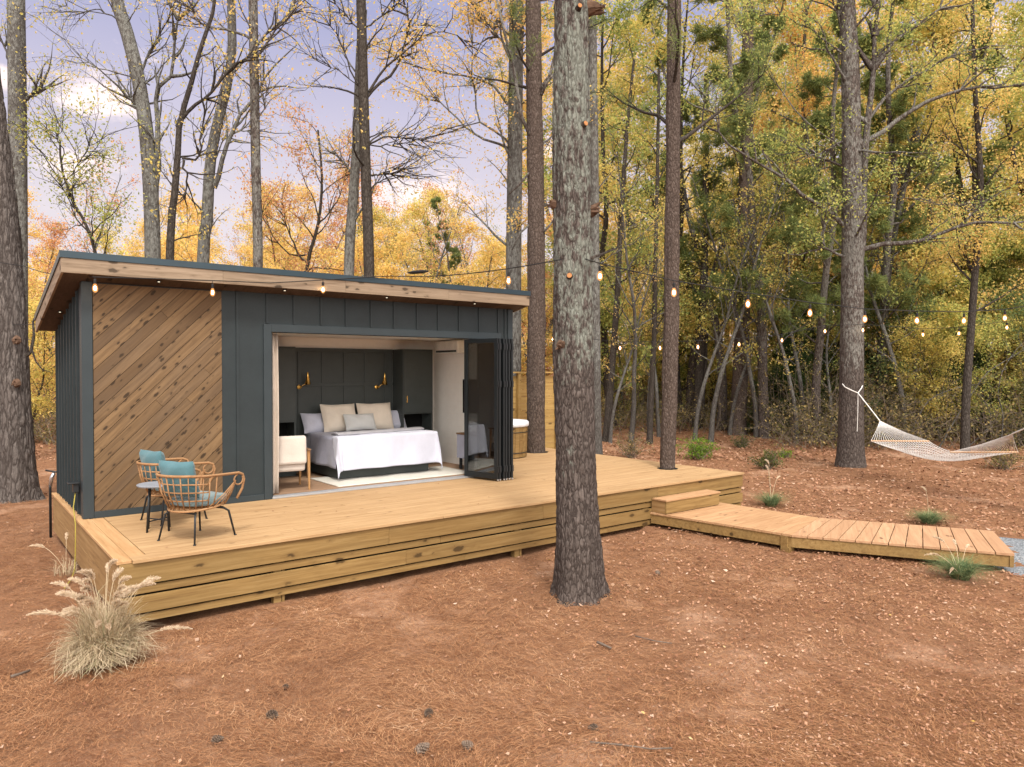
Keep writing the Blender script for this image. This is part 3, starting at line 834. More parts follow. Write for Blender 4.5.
m = MB(); m.box((IX0, W0 + .121, IZ), (OX0 - .02, W0 + .13, z(2.62))); m.box((IX0, W0 + .121, z(OZ)), (IX1, W0 + .13, z(2.62))); m.each('interior_wall', 'white', cab)
m = MB(); m.box((IX0, W0 + .131, z(2.6)), (IX1, IY1, z(2.66)) if False else (IX1, IY1, z(2.618))); m.build('ceiling', 'ceil', cab)
m = MB(); m.box((OX0 - .003, W0 + .0, z(OZ) - .0), (OX1, W0 + .12, z(OZ) + .004)); m.build('door_head', 'frame', cab)
m = MB(); m.box((OX0, W0 + .0, DK + .03), (OX0 + .018, W0 + .119, z(OZ) - .001)); m.box((OX1 - .03, W0, DK + .03), (OX1 - .001, W0 + .119, z(OZ) - .001)); m.each('door_jamb', 'trimd', cab)
m = MB()
for k in range(1, 20):
    zz = IZ + k * .13
    m.box((IX1 - .004, W0 + .14, zz - .002), (IX1 - .0005, 4.6, zz + .002))
m.build('shiplap_groove', 'trimd' if False else 'ceil', cab)
# bifold door: panels folded together at the right of the opening
PH0, PH1 = DK + .04, z(OZ) - .012
pts_in = [6.15, 6.44, 6.475, 6.60, 6.635, 6.76]; pts_out = [6.335, 6.385, 6.475, 6.53, 6.595, 6.66]
for i in range(6):
    a = Vector((pts_in[i], W0 + .03, 0)); b = Vector((pts_out[i], W0 + .03 - .76, 0)); d = (b - a); ln = d.length; d.normalize()
    nrm = Vector((-d.y, d.x, 0)); th = .018
    Mx = Matrix(((d.x, nrm.x, 0, a.x), (d.y, nrm.y, 0, a.y), (0, 0, 1, 0), (0, 0, 0, 1)))
    m = MB(); w = .075
    m.box((0, -th, PH0), (w, th, PH1), Mx); m.box((ln - w, -th, PH0), (ln, th, PH1), Mx)
    m.box((w + .0005, -th, PH0), (ln - w - .0005, th, PH0 + .10), Mx); m.box((w + .0005, -th, PH1 - .075), (ln - w - .0005, th, PH1), Mx)
    pn = m.build('bifold_door', 'frame', cab, bevel=.002)
    m = MB(); m.box((w - .004, -.004, PH0 + .095), (ln - w + .004, .004, PH1 - .07), Mx); m.build('glass', 'glass', pn)
    m = MB()
    for zz in (PH0 + .12, PH0 + 1.63, PH1 - .2):
        m.box((ln + .001, -.016, zz), (ln + .022, .016, zz + .11), Mx)
    m.each('hinge', 'black', pn)
    m = MB(); m.lathe([(.012, 0), (.016, .012), (.016, .03)], 10, (b.x, b.y, PH0 - .031)); m.build('roller', 'silver', pn)

# ------------------------------------------------------------------ built-in headboard wall and things in the room
YB = -.245
hb = thing('headboard_wall', 'dark green panelled headboard wall behind the bed with side cabinets and niches', 'wall unit', (4.5, 5.3 + YB, IZ))
o3 = (4.5, 5.3, IZ); HZ = z(2.40)
m = MB(); m.box((3.721, 5.31, IZ), (5.949, 5.358, HZ)); m.build('back_panel', 'cab', hb, o3)
m = MB()
for xb in (3.95, 4.42, 4.88, 5.33, 5.78): m.box((xb - .03, 5.293, IZ + .4), (xb + .03, 5.3095, HZ - .075))
m.box((3.722, 5.292, HZ - .075), (5.948, 5.3095, HZ)); m.box((3.722, 5.291, z(1.66)), (5.948, 5.3092, z(1.72)))
m.each('panel_moulding', 'cab', hb, origin=o3, bevel=.004)


def tall_cabinet(x0, x1, n0, n1):
    mb = MB(); yf = 4.9
    mb.box((x0, yf, n1), (x1, 5.309, HZ)); mb.box((x0, yf, IZ), (x1, 5.309, n0))
    mb.box((x0, yf, n0 + .0005), (x0 + .03, 5.309, n1 - .0005)); mb.box((x1 - .03, yf, n0 + .0005), (x1, 5.309, n1 - .0005))
    c_ = mb.build('cabinet', 'cab', hb, o3, bevel=.002)
    mb = MB(); mb.box((x0 + .031, 5.28, n0 + .001), (x1 - .031, 5.3, n1 - .001)); mb.build('niche', 'void', c_, o3).location = Vector((0, 0, 0))
    mb = MB(); mb.box((x0 + .02, yf - .02, n1 + .03), (x1 - .02, yf - .001, HZ - .03)); mb.build('cabinet_door', 'cab', c_, o3, bevel=.004).location = Vector((0, 0, 0))
    mb = MB(); mb.box((x0 + .09, yf - .023, n1 + .11), (x1 - .09, yf - .0205, HZ - .11)); mb.build('door_panel', 'cab', c_, o3).location = Vector((0, 0, 0))
    return c_


tall_cabinet(2.75, 3.72, z(.62), z(1.02))
c2 = tall_cabinet(5.95, 6.66, z(.50), z(1.08))
m = MB(); m.tube([(6.03, 4.87, z(1.32)), (6.03, 4.86, z(1.32)), (6.03, 4.86, z(1.45)), (6.03, 4.878, z(1.45))], .008, 8); m.build('door_pull', 'brass', hb, o3)

# nightstand with jars in the left niche corner
ns = thing('nightstand', 'dark wooden nightstand shelf below the left niche beside the bed', 'nightstand', (3.42, 4.68 + YB, IZ))
m = MB(); m.box((-.42, -.2, .50), (.40, .2, .53)); m.build('top', 'walnut', ns, bevel=.004)
m = MB(); m.box((-.40, -.18, .28), (.38, .19, .498)); m.build('drawer', 'cab', ns, bevel=.004)
for sx, sy in ((-.38, -.17), (.35, -.17), (-.38, .15), (.35, .15)):
    m = MB(); m.box((sx, sy, 0), (sx + .035, sy + .035, .279)); m.build('leg', 'walnut', ns)
for (u_, v_, r_, h_, lab) in ((283.5, 431.5, .055, .20, 'white ceramic jar with a narrow neck on the nightstand, closer to the curtain'), (288, 431.5, .065, .17, 'squat white ceramic jar on the nightstand, closer to the bed')):
    p = PZ(u_, v_, IZ + .53); p[1] = 4.60 + YB
    j = thing('jar', lab, 'jar', (p[0], p[1], IZ + .531), group='jars on the nightstand')
    m = MB(); m.lathe([(r_ * .8, 0), (r_, .02), (r_, h_ * .6), (r_ * .55, h_ * .8), (r_ * .5, h_ * .9)], 20); m.build('body', 'ceramic', j, smooth=True)
    m = MB(); m.lathe([(r_ * .62, h_ * .9 + .001), (r_ * .62, h_ * .98), (r_ * .2, h_ * 1.02)], 16); m.build('lid', 'ceramic', j, smooth=True)

for u_, lab in ((303, 'brass cone wall sconce above the left pillows near the curtain'), (380.5, 'brass cone wall sconce above the right pillows near the tall cabinet')):
    p = PY(u_ - 4, 387, 5.29 + YB)
    sc = thing('wall_sconce', lab, 'wall lamp', (p[0], 5.289 + YB, p[2]), group='brass wall sconces'); sc.scale = (.78, .78, .78)
    Ry = Matrix.Rotation(R(90), 4, 'X')
    m = MB(); m.lathe([(.055, 0), (.055, .012), (.02, .03)], 18); m.v = [tuple(Ry @ Vector(q_)) for q_ in m.v]; m.build('wall_plate', 'brass', sc, smooth=False)
    m = MB(); m.tube([(0, -.03, 0), (0, -.12, 0), (.05, -.14, .05), (.15, -.14, .09), (.165, -.14, .14)], .009, 8); m.ball((.0, -.12, 0), .022, 10); m.build('arm', 'brass', sc, smooth=True)
    m = MB(); m.lathe([(.072, .06), (.012, .36), (.008, .37)], 20, (.165, -.14, -.0)); m.build('shade', 'brass', sc, smooth=True)

# bed
BX0, BX1, BY0, BY1 = 4.03, 5.96, 3.46, 5.03
bed = thing('bed', 'large made bed with white coverlet draped over its foot in the cabin', 'bed', (5.03, 4.4, IZ))
o4 = (5.03, 4.4, IZ); BT = z(.80)
m = MB(); m.box((BX0 + .05, BY0 + .14, IZ + .03), (BX1 - .05, BY1, z(.42))); m.build('base', 'cab', bed, o4, bevel=.01)
m = MB(); m.box((BX0 + .01, BY0 + .04, z(.425)), (BX1 - .01, BY1, BT - .012)); m.build('mattress', 'linen', bed, o4, bevel=.05)


def drape(x0, x1, y0, top, s, t, dropmax, ripple=.02, seed=0., flare=.3):
    """flat cloth coordinates (s across, t from the foot up) onto the bed, corners hanging as cones"""
    dx = max(x0 - s, 0, s - x1); sx = -1 if s < x0 else 1
    dy = max(y0 - t, 0)
    x = min(max(s, x0), x1); y = max(t, y0)
    h = math.hypot(dx, dy) if (dx and dy) else max(dx, dy)
    fall = min(h, dropmax)
    zz = top - fall if h > 0 else top
    if h > 0:
        ux, uy = (sx * dx / h, -dy / h)
        out = .03 + flare * fall * (.15 if not (dx and dy) else .55) + max(0, h - dropmax) * .8
        rr = math.sin((s * 9 if dy else t * 9) + seed) * ripple * fall
        x += ux * (out + rr); y += uy * (out + rr)
        zz += .004
    else:
        e = min(s - x0, x1 - s, t - y0); zz += -.012 * math.exp(-e * 30) + .006 * math.sin(s * 7 + seed) * math.sin(t * 5)
    return (x, y, zz)


m = MB(); m.grid(lambda a, b: drape(BX0, BX1, BY0, BT, BX0 - .54 + (BX1 - BX0 + 1.08) * a, BY0 - .02 + 1.2 * b + .03, .54, .05, 1.), 70, 40)
m.build('quilt', 'quilt', bed, o4, smooth=True, solid=.012)


def cov(a, b):
    s_ = BX0 - .42 + (BX1 - BX0 + .84) * a
    t_ = BY0 - .63 + (.75 + .28 * a) * b + .03
    return drape(BX0 - .012, BX1 + .012, BY0 - .012, BT + .016, s_, t_, .72, .045, 2.3, .24)


m = MB(); m.grid(cov, 90, 40); m.build('coverlet', 'linen', bed, o4, smooth=True, solid=.012)
m = MB()
m.grid(lambda a, b: (BX0 + .02 + (BX1 - BX0 - .03) * a, BY0 + (.10 + .27 * a) * 1.0 + (.30 - .03 * a) * b, BT + .035 + .012 * math.sin(a * 40 + b * 3) * .3 + .02 * math.sin(b * 3.14)), 60, 12)
m.build('folded_throw', 'throw', bed, o4, smooth=True, solid=.03)


def pillow(name, label, c, w, h, t_, mat, rx, rz, group):
    def fn(sign):
        def g_(a, b):
            x_ = (a - .5) * w; y_ = (b - .5) * h
            ea = 1 - abs(2 * a - 1) ** 3; eb = 1 - abs(2 * b - 1) ** 3
            puff = (max(ea, 0) * max(eb, 0)) ** .45
            pin = 1 - .06 * (1 - abs(2 * b - 1)) ** 1 * (abs(2 * a - 1) > .0) * abs(2 * a - 1)
            return (x_ * (1 - .05 * (1 - abs(2 * b - 1) ** 2)), y_ * (1 - .06 * (1 - abs(2 * a - 1) ** 2)), sign * t_ * .5 * puff + .008 * math.sin(a * 11 + b * 7))
        return g_
    m = MB(); m.grid(fn(1), 18, 14)
    m2 = MB(); m2.grid(fn(-1), 18, 14); m2.f = [f_[::-1] for f_ in m2.f]
    m.add(m2.v, m2.f)
    Mr = Matrix.Rotation(rz, 4, 'Z') @ Matrix.Rotation(rx, 4, 'X')
    m.v = [tuple(Mr @ Vector(p_)) for p_ in m.v]
    o = m.build(name, mat, smooth=True); o.location = c
    return tag(o, label, 'pillow', group)


g = 'pillows on the bed'
pillow('pillow', 'white sleeping pillow sticking out behind the left beige pillow', (4.28, 4.88, BT + .17), .70, .42, .2, 'linen', R(62), 0, g)
pillow('pillow', 'white sleeping pillow mostly hidden behind the right beige pillow', (5.78, 4.88, BT + .17), .70, .42, .2, 'linen', R(62), 0, g)
pillow('pillow', 'large beige square pillow on the curtain side of the bed', (4.62, 4.74, BT + .26), .74, .56, .2, 'beige', R(70), R(3), g)
pillow('pillow', 'large beige square pillow on the cabinet side of the bed', (5.38, 4.74, BT + .26), .74, .56, .2, 'beige', R(70), R(-3), g)
pillow('pillow', 'small pale grey lumbar pillow in front of the two beige pillows', (4.93, 4.50, BT + .18), .66, .34, .16, 'lumbar', R(66), R(2), g)

# rug, curtain, armchair, tv, console, air conditioner
m = MB(); m.grid(lambda a, b: (3.75 + 2.75 * a, 2.90 + 1.2 * b, IZ + .010 + .003 * math.sin(a * 20) * math.sin(b * 9)), 30, 12)
tag(m.build('rug', 'rug', smooth=True, solid=.012), 'cream wool rug on the cabin floor at the foot of the bed', 'rug')
m = MB()
m.grid(lambda a, b: (2.585 + .13 * a + .012 * math.sin(b * 3), 2.87 + .03 * math.sin(a * 11 + .4 * math.sin(b * 4)), IZ + .02 + (2.50 - .02) * b), 48, 12)
tag(m.build('curtain', 'curtain', smooth=True, solid=.006), 'cream curtain gathered at the left side of the door opening', 'curtain')

ach = thing('armchair', 'cream upholstered armchair with oak legs seen from behind inside the doorway', 'armchair', (3.02, 3.30, IZ), R(-8))
m = MB(); m.box((-.30, -.30, .40), (.27, -.19, .86), Matrix.Rotation(R(-4), 4, 'X')); m.build('backrest', 'cream', ach, bevel=.04)
m = MB(); m.box((-.29, -.21, .30), (.26, .34, .45)); m.build('seat', 'cream', ach, bevel=.04)
for sx in (-1, 1):
    x_ = .30 * sx
    for yy, t_ in ((-.24, -.03), (.32, .02)):
        m = MB(); m.tube([(x_, yy + t_, 0), (x_, yy, .63)], [.017, .026], 8); m.build('leg', 'oak', ach)
    m = MB(); m.box((x_ - .03, -.29, .632), (x_ + .03, .37, .662)); m.build('armrest', 'walnut', ach, bevel=.008)
tv = thing('television', 'black flat television on the inner right wall behind the door glass', 'television', (IX1, 3.40, z(1.45)))
m = MB(); m.box((-.07, -.52, -.34), (-.035, .52, .34)); m.build('frame', 'black', tv, bevel=.004)
m = MB(); m.box((-.0725, -.505, -.325), (-.0705, .505, .325)); m.build('screen', 'screen', tv)
m = MB(); m.box((-.034, -.2, -.15), (-.002, .2, .15)); m.build('bracket', 'black', tv)
co = thing('console', 'low grey fronted console bench under the television behind the door glass', 'console', (IX1, 3.22, IZ))
m = MB(); m.box((-.40, -.42, .22), (-.01, .42, .68)); m.build('cabinet', 'quilt', co, bevel=.006)
m = MB(); m.box((-.41, -.43, .681), (-.005, .43, .71)); m.build('top', 'walnut', co, bevel=.004)
for sx, sy in ((-.37, -.38), (-.37, .33), (-.08, -.38), (-.08, .33)):
    m = MB(); m.box((sx, sy, 0), (sx + .045, sy + .045, .219)); m.build('leg', 'black', co)
lamp = thing('globe_sconce', 'small lit warm globe lamp on the inner wall seen through the door glass', 'wall lamp', (IX1, 2.98, z(1.86)))
m = MB(); m.box((-.03, -.03, -.55), (-.001, .03, .10)); m.build('wall_plate', 'black', lamp, bevel=.004)
m = MB(); m.tube([(-.03, 0, .03), (-.09, 0, .03)], .008, 8); m.build('arm', 'black', lamp)
m = MB(); m.ball((-.11, 0, .03), .035, 14); m.build('globe', 'lampglow', lamp, smooth=True)
ac = thing('air_conditioner', 'white wall air conditioner high on the inner right wall beside the opening', 'air conditioner', (IX1, 4.32, z(2.32)))
m = MB(); m.box((-.21, -.42, 0), (-.005, .42, .26)); m.build('body', 'ceramic', ac, bevel=.03)
m = MB(); m.box((-.213, -.38, .02), (-.2105, .38, .06)); m.build('louvre', 'trimd', ac)

# ------------------------------------------------------------------ things on the deck
def wicker_chair(loc, rz, label):
    """faces local +x; rattan tub on four black legs"""
    w = thing('wicker_chair', label, 'chair', loc, rz, 'wicker chairs on the deck'); w.scale = (1.04, 1.04, 1.11)
    fr = MB(); rn = MB()
    # top rail: U from front of one arm round the back
    def rail(s_):                                       # s_ in [-1,1] round the tub: plan curve
        a = s_ * R(128)
        r_ = .345
        bx = -.02 + .0 - r_ * math.cos(a) * (1.05 if abs(s_) < .6 else 1.); by = r_ * math.sin(a) * 1.03
        return bx, by
    top = []
    for i in range(41):
        s_ = -1 + i / 20
        a = abs(s_)
        if a < .62:
            th = s_ / .62 * R(90); x_ = -.06 - .29 * math.cos(th); y_ = .345 * math.sin(th)
        else:
            x_ = -.06 + (a - .62) / .38 * .40; y_ = .345 * (1 if s_ > 0 else -1) * (1 - .02 * (a - .62))
        z_ = .70 - .035 * max(0, (a - .3)) - .0 * a
        top.append((x_, y_, z_))
    drop = lambda sg: [(.40, sg * .338, .655), (.425, sg * .335, .60), (.405, sg * .325, .50), (.34, sg * .31, .40)]
    path = [p for p in drop(-1)[::-1]] + top + drop(1)
    fr.tube(path, .0145, 8)
    # seat hoop
    seat = []
    for i in range(36):
        a = 2 * math.pi * i / 36
        seat.append((.06 + .30 * math.cos(a), .29 * math.sin(a), .355 + .03 * math.cos(a)))
    fr.tube(seat, .012, 8, closed=True)
    bot = lambda th: (.06 - .30 * math.cos(th), .29 * math.sin(th), .35)
    # mid hoops round the back
    for fz in (.25, .5, .75):
        pts = []
        for i in range(8, 33):
            p = Vector(top[i]); s_ = -1 + i / 20; th = s_ / .62 * R(90) * .8
            b = Vector(bot(th)); pts.append(b.lerp(p, fz))
        rn.tube(pts, .008, 6)
    for i in range(5, 36, 1):
        p = Vector(top[i]); s_ = -1 + i / 20
        th = s_ / .62 * R(90) * .8
        b = Vector(bot(th)); mid = b.lerp(p, .5) + Vector((-.02 * math.cos(th), .02 * math.sin(th), -.01))
        if i % 2: continue
        if 9 <= i <= 31 and i % 4: rad = .0055
        else: rad = .008
        rn.tube([b, mid, p], rad, 6)
    # fan of canes and the little loop at the front of the arms
    for sg in (-1, 1):
        hub = Vector((.30, sg * .335, .60))
        for k in range(7):
            th = R(70 + k * 14); b = Vector(bot(th)); b.y = sg * abs(b.y); rn.tube([b, b.lerp(hub, .5) + Vector((0, sg * .015, -.01)), hub], .0065, 6)
        loop = [(.34 + .065 * math.cos(a), sg * .337, .605 + .055 * math.sin(a)) for a in np.linspace(R(100), R(390), 16)]
        rn.tube(loop, .009, 6)
    for k in range(-5, 6):
        y_ = k * .05; h_ = math.sqrt(max(.29 ** 2 - y_ * y_, 0)) / .29 * .30
        rn.tube([(.06 - h_, y_, .345), (.06, y_, .335), (.06 + h_, y_, .365)], .006, 6)
    fr.build('frame', 'rattan', w, smooth=True); rn.build('canes', 'rattan', w, smooth=True)
    for sx, sy in ((1, 1), (1, -1), (-1, 1), (-1, -1)):
        m = MB(); x_ = .06 + .2 * sx; y_ = .2 * sy
        m.tube([(x_ * .6 + .02, y_ * .5, .33), (x_ * .95, y_ * .95, .31), (x_ + .035 * sx, y_ + .03 * sy, .27), (x_ + .085 * sx, y_ + .075 * sy, .0)], [.012, .012, .012, .0105], 8)
        m.lathe([(.015, 0), (.015, .012)], 8, (x_ + .086 * sx, y_ + .076 * sy, 0)); m.build('leg', 'black', w, smooth=True)
    m = MB(); m.tube([(.26, -.19, .30), (.26, .19, .30)], .01, 8); m.tube([(-.14, -.19, .30), (-.14, .19, .30)], .01, 8); m.build('leg_brace', 'black', w)

    def pad(a, b):
        x_ = (a - .5) * 2; y_ = (b - .5) * 2
        k = max(0, 1 - max(abs(x_), abs(y_)) ** 6)
        d_ = math.sqrt(max(1e-6, 1 - .28 * min(x_ * x_, 1) * min(y_ * y_, 1) * 1.6))
        return (.09 + x_ * .265 * d_, y_ * .265 * d_, .375 + .07 * k ** .4 + .01 * (x_ > 0) + .004 * math.sin(a * 15) * math.sin(b * 13))
    m = MB(); m.grid(pad, 18, 18); m.build('seat_cushion', 'seatpad', w, smooth=True, solid=.015)
    return w


def chair_pillows(loc, rz, lab1, lab2):
    Mz = Matrix.Rotation(rz, 4, 'Z'); p = Vector(loc) + Mz @ Vector((-.19, .0, .725))
    q_ = pillow('throw_pillow', lab1, p, .50, .44, .19, 'teal', R(78), rz + R(94), 'teal pillows on the wicker chairs')
    return q_


CH1 = (.88, .62, DK); CH2 = (.93, 1.95, DK)
wicker_chair(CH1, R(27), 'tan wicker tub chair with black legs standing nearer the deck edge')
wicker_chair(CH2, R(12), 'tan wicker tub chair behind the small table close to the cedar wall')
chair_pillows(CH1, R(27), 'teal pillow in the wicker chair nearer the deck edge', '')
chair_pillows(CH2, R(12), 'teal pillow in the wicker chair close to the cedar wall', '')
st = thing('side_table', 'small round grey side table with black legs between the two wicker chairs', 'side table', (.68, 1.40, DK))
m = MB(); m.lathe([(.20, .545), (.235, .55), (.24, .56), (.24, .568), (.235, .572)], 36); m.build('table_top', 'tabletop', st)
for k in range(4):
    a = R(30 + 90 * k); m = MB(); m.tube([(.13 * math.cos(a), .13 * math.sin(a), .546), (.17 * math.cos(a), .17 * math.sin(a), 0)], .013, 8); m.build('leg', 'black', st, smooth=True)
m = MB()
for k in range(2):
    a = R(30 + 90 * k); m.tube([(.16 * math.cos(a), .16 * math.sin(a), .13), (-.16 * math.cos(a), -.16 * math.sin(a), .13 + k * .001)], .009, 6)
m.build('cross_brace', 'black', st)

# hot tub barrel and privacy fence at the far end of the deck
tub = thing('soaking_tub', 'round wooden barrel tub with a white cover behind the folded doors', 'tub', (8.72, 5.0, DK))
m = MB(); nst = 30
for k in range(nst):
    a0, a1 = 2 * math.pi * k / nst + .006, 2 * math.pi * (k + 1) / nst - .006
    def rr(r_, a, zz): return (r_ * math.cos(a), r_ * math.sin(a), zz)
    vs = [rr(.58, a0, .02), rr(.58, a1, .02), rr(.54, a1, .02), rr(.54, a0, .02), rr(.60, a0, .72), rr(.60, a1, .72), rr(.56, a1, .72), rr(.56, a0, .72)]
    m.add(vs, [(0, 3, 2, 1), (4, 5, 6, 7), (0, 1, 5, 4), (1, 2, 6, 5), (2, 3, 7, 6), (3, 0, 4, 7)])
m.build('barrel', 'skirt', tub)
for zz in (.12, .58):
    m = MB(); r0 = .585 + .02 * zz / .7; m.tube([(r0 * math.cos(a), r0 * math.sin(a), zz) for a in np.linspace(0, 2 * np.pi, 48, endpoint=False)], .009, 6, closed=True); m.build('hoop', 'black', tub)
m = MB(); m.lathe([(.61, .70), (.63, .72), (.63, .79), (.60, .825), (.3, .85), (.01, .855)], 40); m.build('cover', 'vinyl', tub, smooth=True)
fy = 6.32
fx1 = 11.62
fn = thing('privacy_fence', 'tall horizontal board pine fence along the back edge of the deck', 'fence', (7.5, fy, DK))
m = MB(); o5 = (7.5, fy, DK)
for k in range(12):
    m.box((7.4, fy, DK - .3 + k * .178), (fx1, fy + .025, DK - .3 + k * .178 + .17))
m.build('board_panel', 'fence', fn, o5)
for xp in (7.5, 8.85, 10.2, 11.5):
    m = MB(); m.box((xp, fy - .093, DK - .6), (xp + .09, fy - .003, DK + 1.9)); m.build('post', 'fence', fn, o5)
m = MB(); m.box((7.38, fy - .11, DK + 1.902), (fx1 + .02, fy + .05, DK + 1.94)); m.build('top_rail', 'fence', fn, o5)

# yard hydrant and cord at the left side
hp = PZ(54, 497, .35); hx, hy = -.03, 5.52
hyd = thing('yard_hydrant', 'black standpipe tap with a silver head beside the rear left deck corner', 'tap', (hx, hy, 0))
m = MB(); m.tube([(0, 0, -.05), (0, 0, .80), (.0, -.01, .86)], .02, 10); m.build('pipe', 'black', hyd, smooth=True)
m = MB(); m.tube([(0, 0, .84), (.02, -.03, .98), (.05, -.05, 1.05)], [.026, .03, .028], 10); m.build('head', 'silver', hyd, smooth=True)
m = MB(); m.tube([(-.06, .0, 1.10), (.06, -.06, 1.07), (.14, -.09, 1.07)], .014, 8); m.build('handle', 'black', hyd, smooth=True)
m = MB(); m.tube([(WX0 - .07, W0 + .2, z(.335)), (WX0 - .10, W0 + .16, z(.15)), (-.045, W0 - .05, z(-.05)), (-.055, W0 - .1, .35), (-.06, W0 - .06, .12), (-.12, W0 - .3, .06), (-.25, W0 - .7, .05)], .007, 6)
tag(m.build('extension_cord', 'ycord', smooth=True), 'thin yellow cord hanging from the outlet down the left deck side', 'cord')

# ------------------------------------------------------------------ string lights
def string_light(name, label, wire, bulbs, sag=.0, size=1.):
    """wire: points of the cable; bulbs: hanging points (top of the socket)"""
    o0 = Vector(wire[0])
    sl = thing(name, label, 'string lights', o0, group='string lights')
    m = MB(); m.tube([Vector(p) - o0 for p in wire], .007, 5); m.build('cable', 'cable', sl)
    for p, dz in bulbs:
        p = Vector(p) - o0
        m = MB(); m.tube([p + Vector((0, 0, dz)), p], .004, 5); m.lathe([(.014 * size, -.0), (.018 * size, -.015 * size), (.018 * size, -.06 * size)], 10, p)
        sk = m.build('bulb_socket', 'cable', sl)
        c = p + Vector((0, 0, -.06 * size))
        m = MB(); m.lathe([(.014 * size, 0), (.028 * size, -.03 * size), (.034 * size, -.06 * size), (.028 * size, -.09 * size), (.010 * size, -.107 * size)], 12, c); m.build('bulb', 'bulb', sk, smooth=True)
        m = MB(); m.ball(c + Vector((0, 0, -.055 * size)), .015 * size, 8, (1, 1, 1.9)); m.build('filament', 'filament', sk)
    return sl


def catenary(a, b, sag, n=10):
    a = Vector(a); b = Vector(b)
    return [a.lerp(b, i / n) + Vector((0, 0, -4 * sag * (i / n) * (1 - i / n))) for i in range(n + 1)]


FYS = 2.30
ws = [tuple(PD(-3, 262, 14.35)), tuple(PD(12, 264.5, 14.2))] + [tuple(p) for p in catenary(PD(24, 266, 14.25), PY(93, 277, FYS), .06, 6)]
fas = [PY(u, v_, FYS) for u, v_ in ((150, 278.5), (212, 280.5), (270, 283), (323, 280), (390, 276))]
t1p = PD(561, 259.5, 8.25)
ws += [tuple(p) for p in fas] + [tuple(p) for p in catenary(PY(390, 276, FYS), t1p, .07, 8)][1:]
bl = []
for u_, vv, dz in ((95, 279, .03), (212.5, 284, .05), (323, 282, .05)): bl.append((PY(u_, vv, FYS - .012), dz))
wa = catenary(PY(390, 276, FYS), t1p, .07, 8)
pb = PD(508.5, 272, 9.95); bl.append((pb, .09))
s1 = string_light('string_light', 'string lights clipped along the cabin eaves up to the big lichened pine', ws, bl, size=1.02)
m = MB(); cpt = PD(418, 272, 11.3); dcp = (PD(423, 271.6, 11.2) - PD(413, 272.4, 11.4)); 
m.tube([cpt - dcp, cpt - dcp * .5, cpt + dcp * .5, cpt + dcp], [.012, .028, .028, .012], 8); m.v = [tuple(Vector(p) - Vector(ws[0])) for p in m.v]; m.build('connector', 'cable', s1, smooth=True)
dep = [8.77 * (1 + .063 * k) for k in range(8)]
bu = [(600, 266), (674, 283), (748, 295), (810, 304.5), (865, 311), (917, 313), (964, 313.5), (1005, 311)]
bpts = [PD(u_, v_, d_) for (u_, v_), d_ in zip(bu, dep)]
wire2 = [PD(585, 259, 8.2)] + [p + np.array([0, 0, .03]) for p in bpts] + [PD(1045, 303, dep[-1] + .6), PD(1084, 297, 13.6)]
string_light('string_light', 'nearer string of warm bulbs running right from the big lichened pine', wire2, [(p, .03) for p in bpts], size=1.05)
wire3 = [PD(536, 326, 17.6)]; b3 = []
us = [553, 587, 620, 660, 698, 739, 782, 825, 863]; vs3 = [336, 342, 345, 345, 344, 341.5, 337.5, 328.5, 327.5]
for k, (u_, v_) in enumerate(zip(us, vs3)):
    p = PD(u_, v_ - 2, 17.6 + k * .29); wire3.append(p + np.array([0, 0, .03])); b3.append((p, .03))
for k, (u_, v_) in enumerate(zip((923, 959, 1007), (332, 330.5, 324.5))):
    p = PD(u_, v_ - 2, 19.6 - k * .6); wire3.append(p + np.array([0, 0, .03])); b3.append((p, .03))
wire3.append(PD(1090, 316, 16.5))
string_light('string_light', 'farther string of small bulbs running past the hammock tree trunk', wire3, b3, size=1.1)
w4 = catenary(PD(-40, 318, 19), PY(60, 322, 5.7), .1, 8)
string_light('string_light', 'short string of bulbs behind the left pine reaching the cabin rear', w4, [(PD(23, 317, 18.2), .05)], size=1.1)

# ------------------------------------------------------------------ hammock
hx0 = PD(858, 393, 19.95); ap1 = PD(880, 421, 18.7); ap2 = PD(1012, 434, 14.4)
b1a, b1b = PD(871, 441, 17.9), PD(929, 441.2, 17.9); b2a, b2b = PD(950, 452, 15.2), PD(1018, 452.3, 15.2)
ham = thing('hammock', 'white rope hammock with wooden spreader bars slung by the forest edge', 'hammock', ap1)
o6 = tuple(ap1)


def htube(name, pl, r, mat):
    m = MB(); m.tube(pl, r, 6); m.build(name, mat, ham, o6)


NB = 30; NS = 11
mid = (b1a + b1b + b2a + b2b) / 4


def hpt(a, b):
    p = (b1a * (1 - a) + b1b * a) * (1 - b) + (b2a * (1 - a) + b2b * a) * b
    s_ = 4 * b * (1 - b); e = 1 - (2 * a - 1) ** 2
    p = p.copy(); p[2] -= s_ * (.17 + .15 * e); 
    c = (b1a + b1b) / 2 * (1 - b) + (b2a + b2b) / 2 * b
    p[:2] += (c[:2] - p[:2]) * .22 * s_
    return p


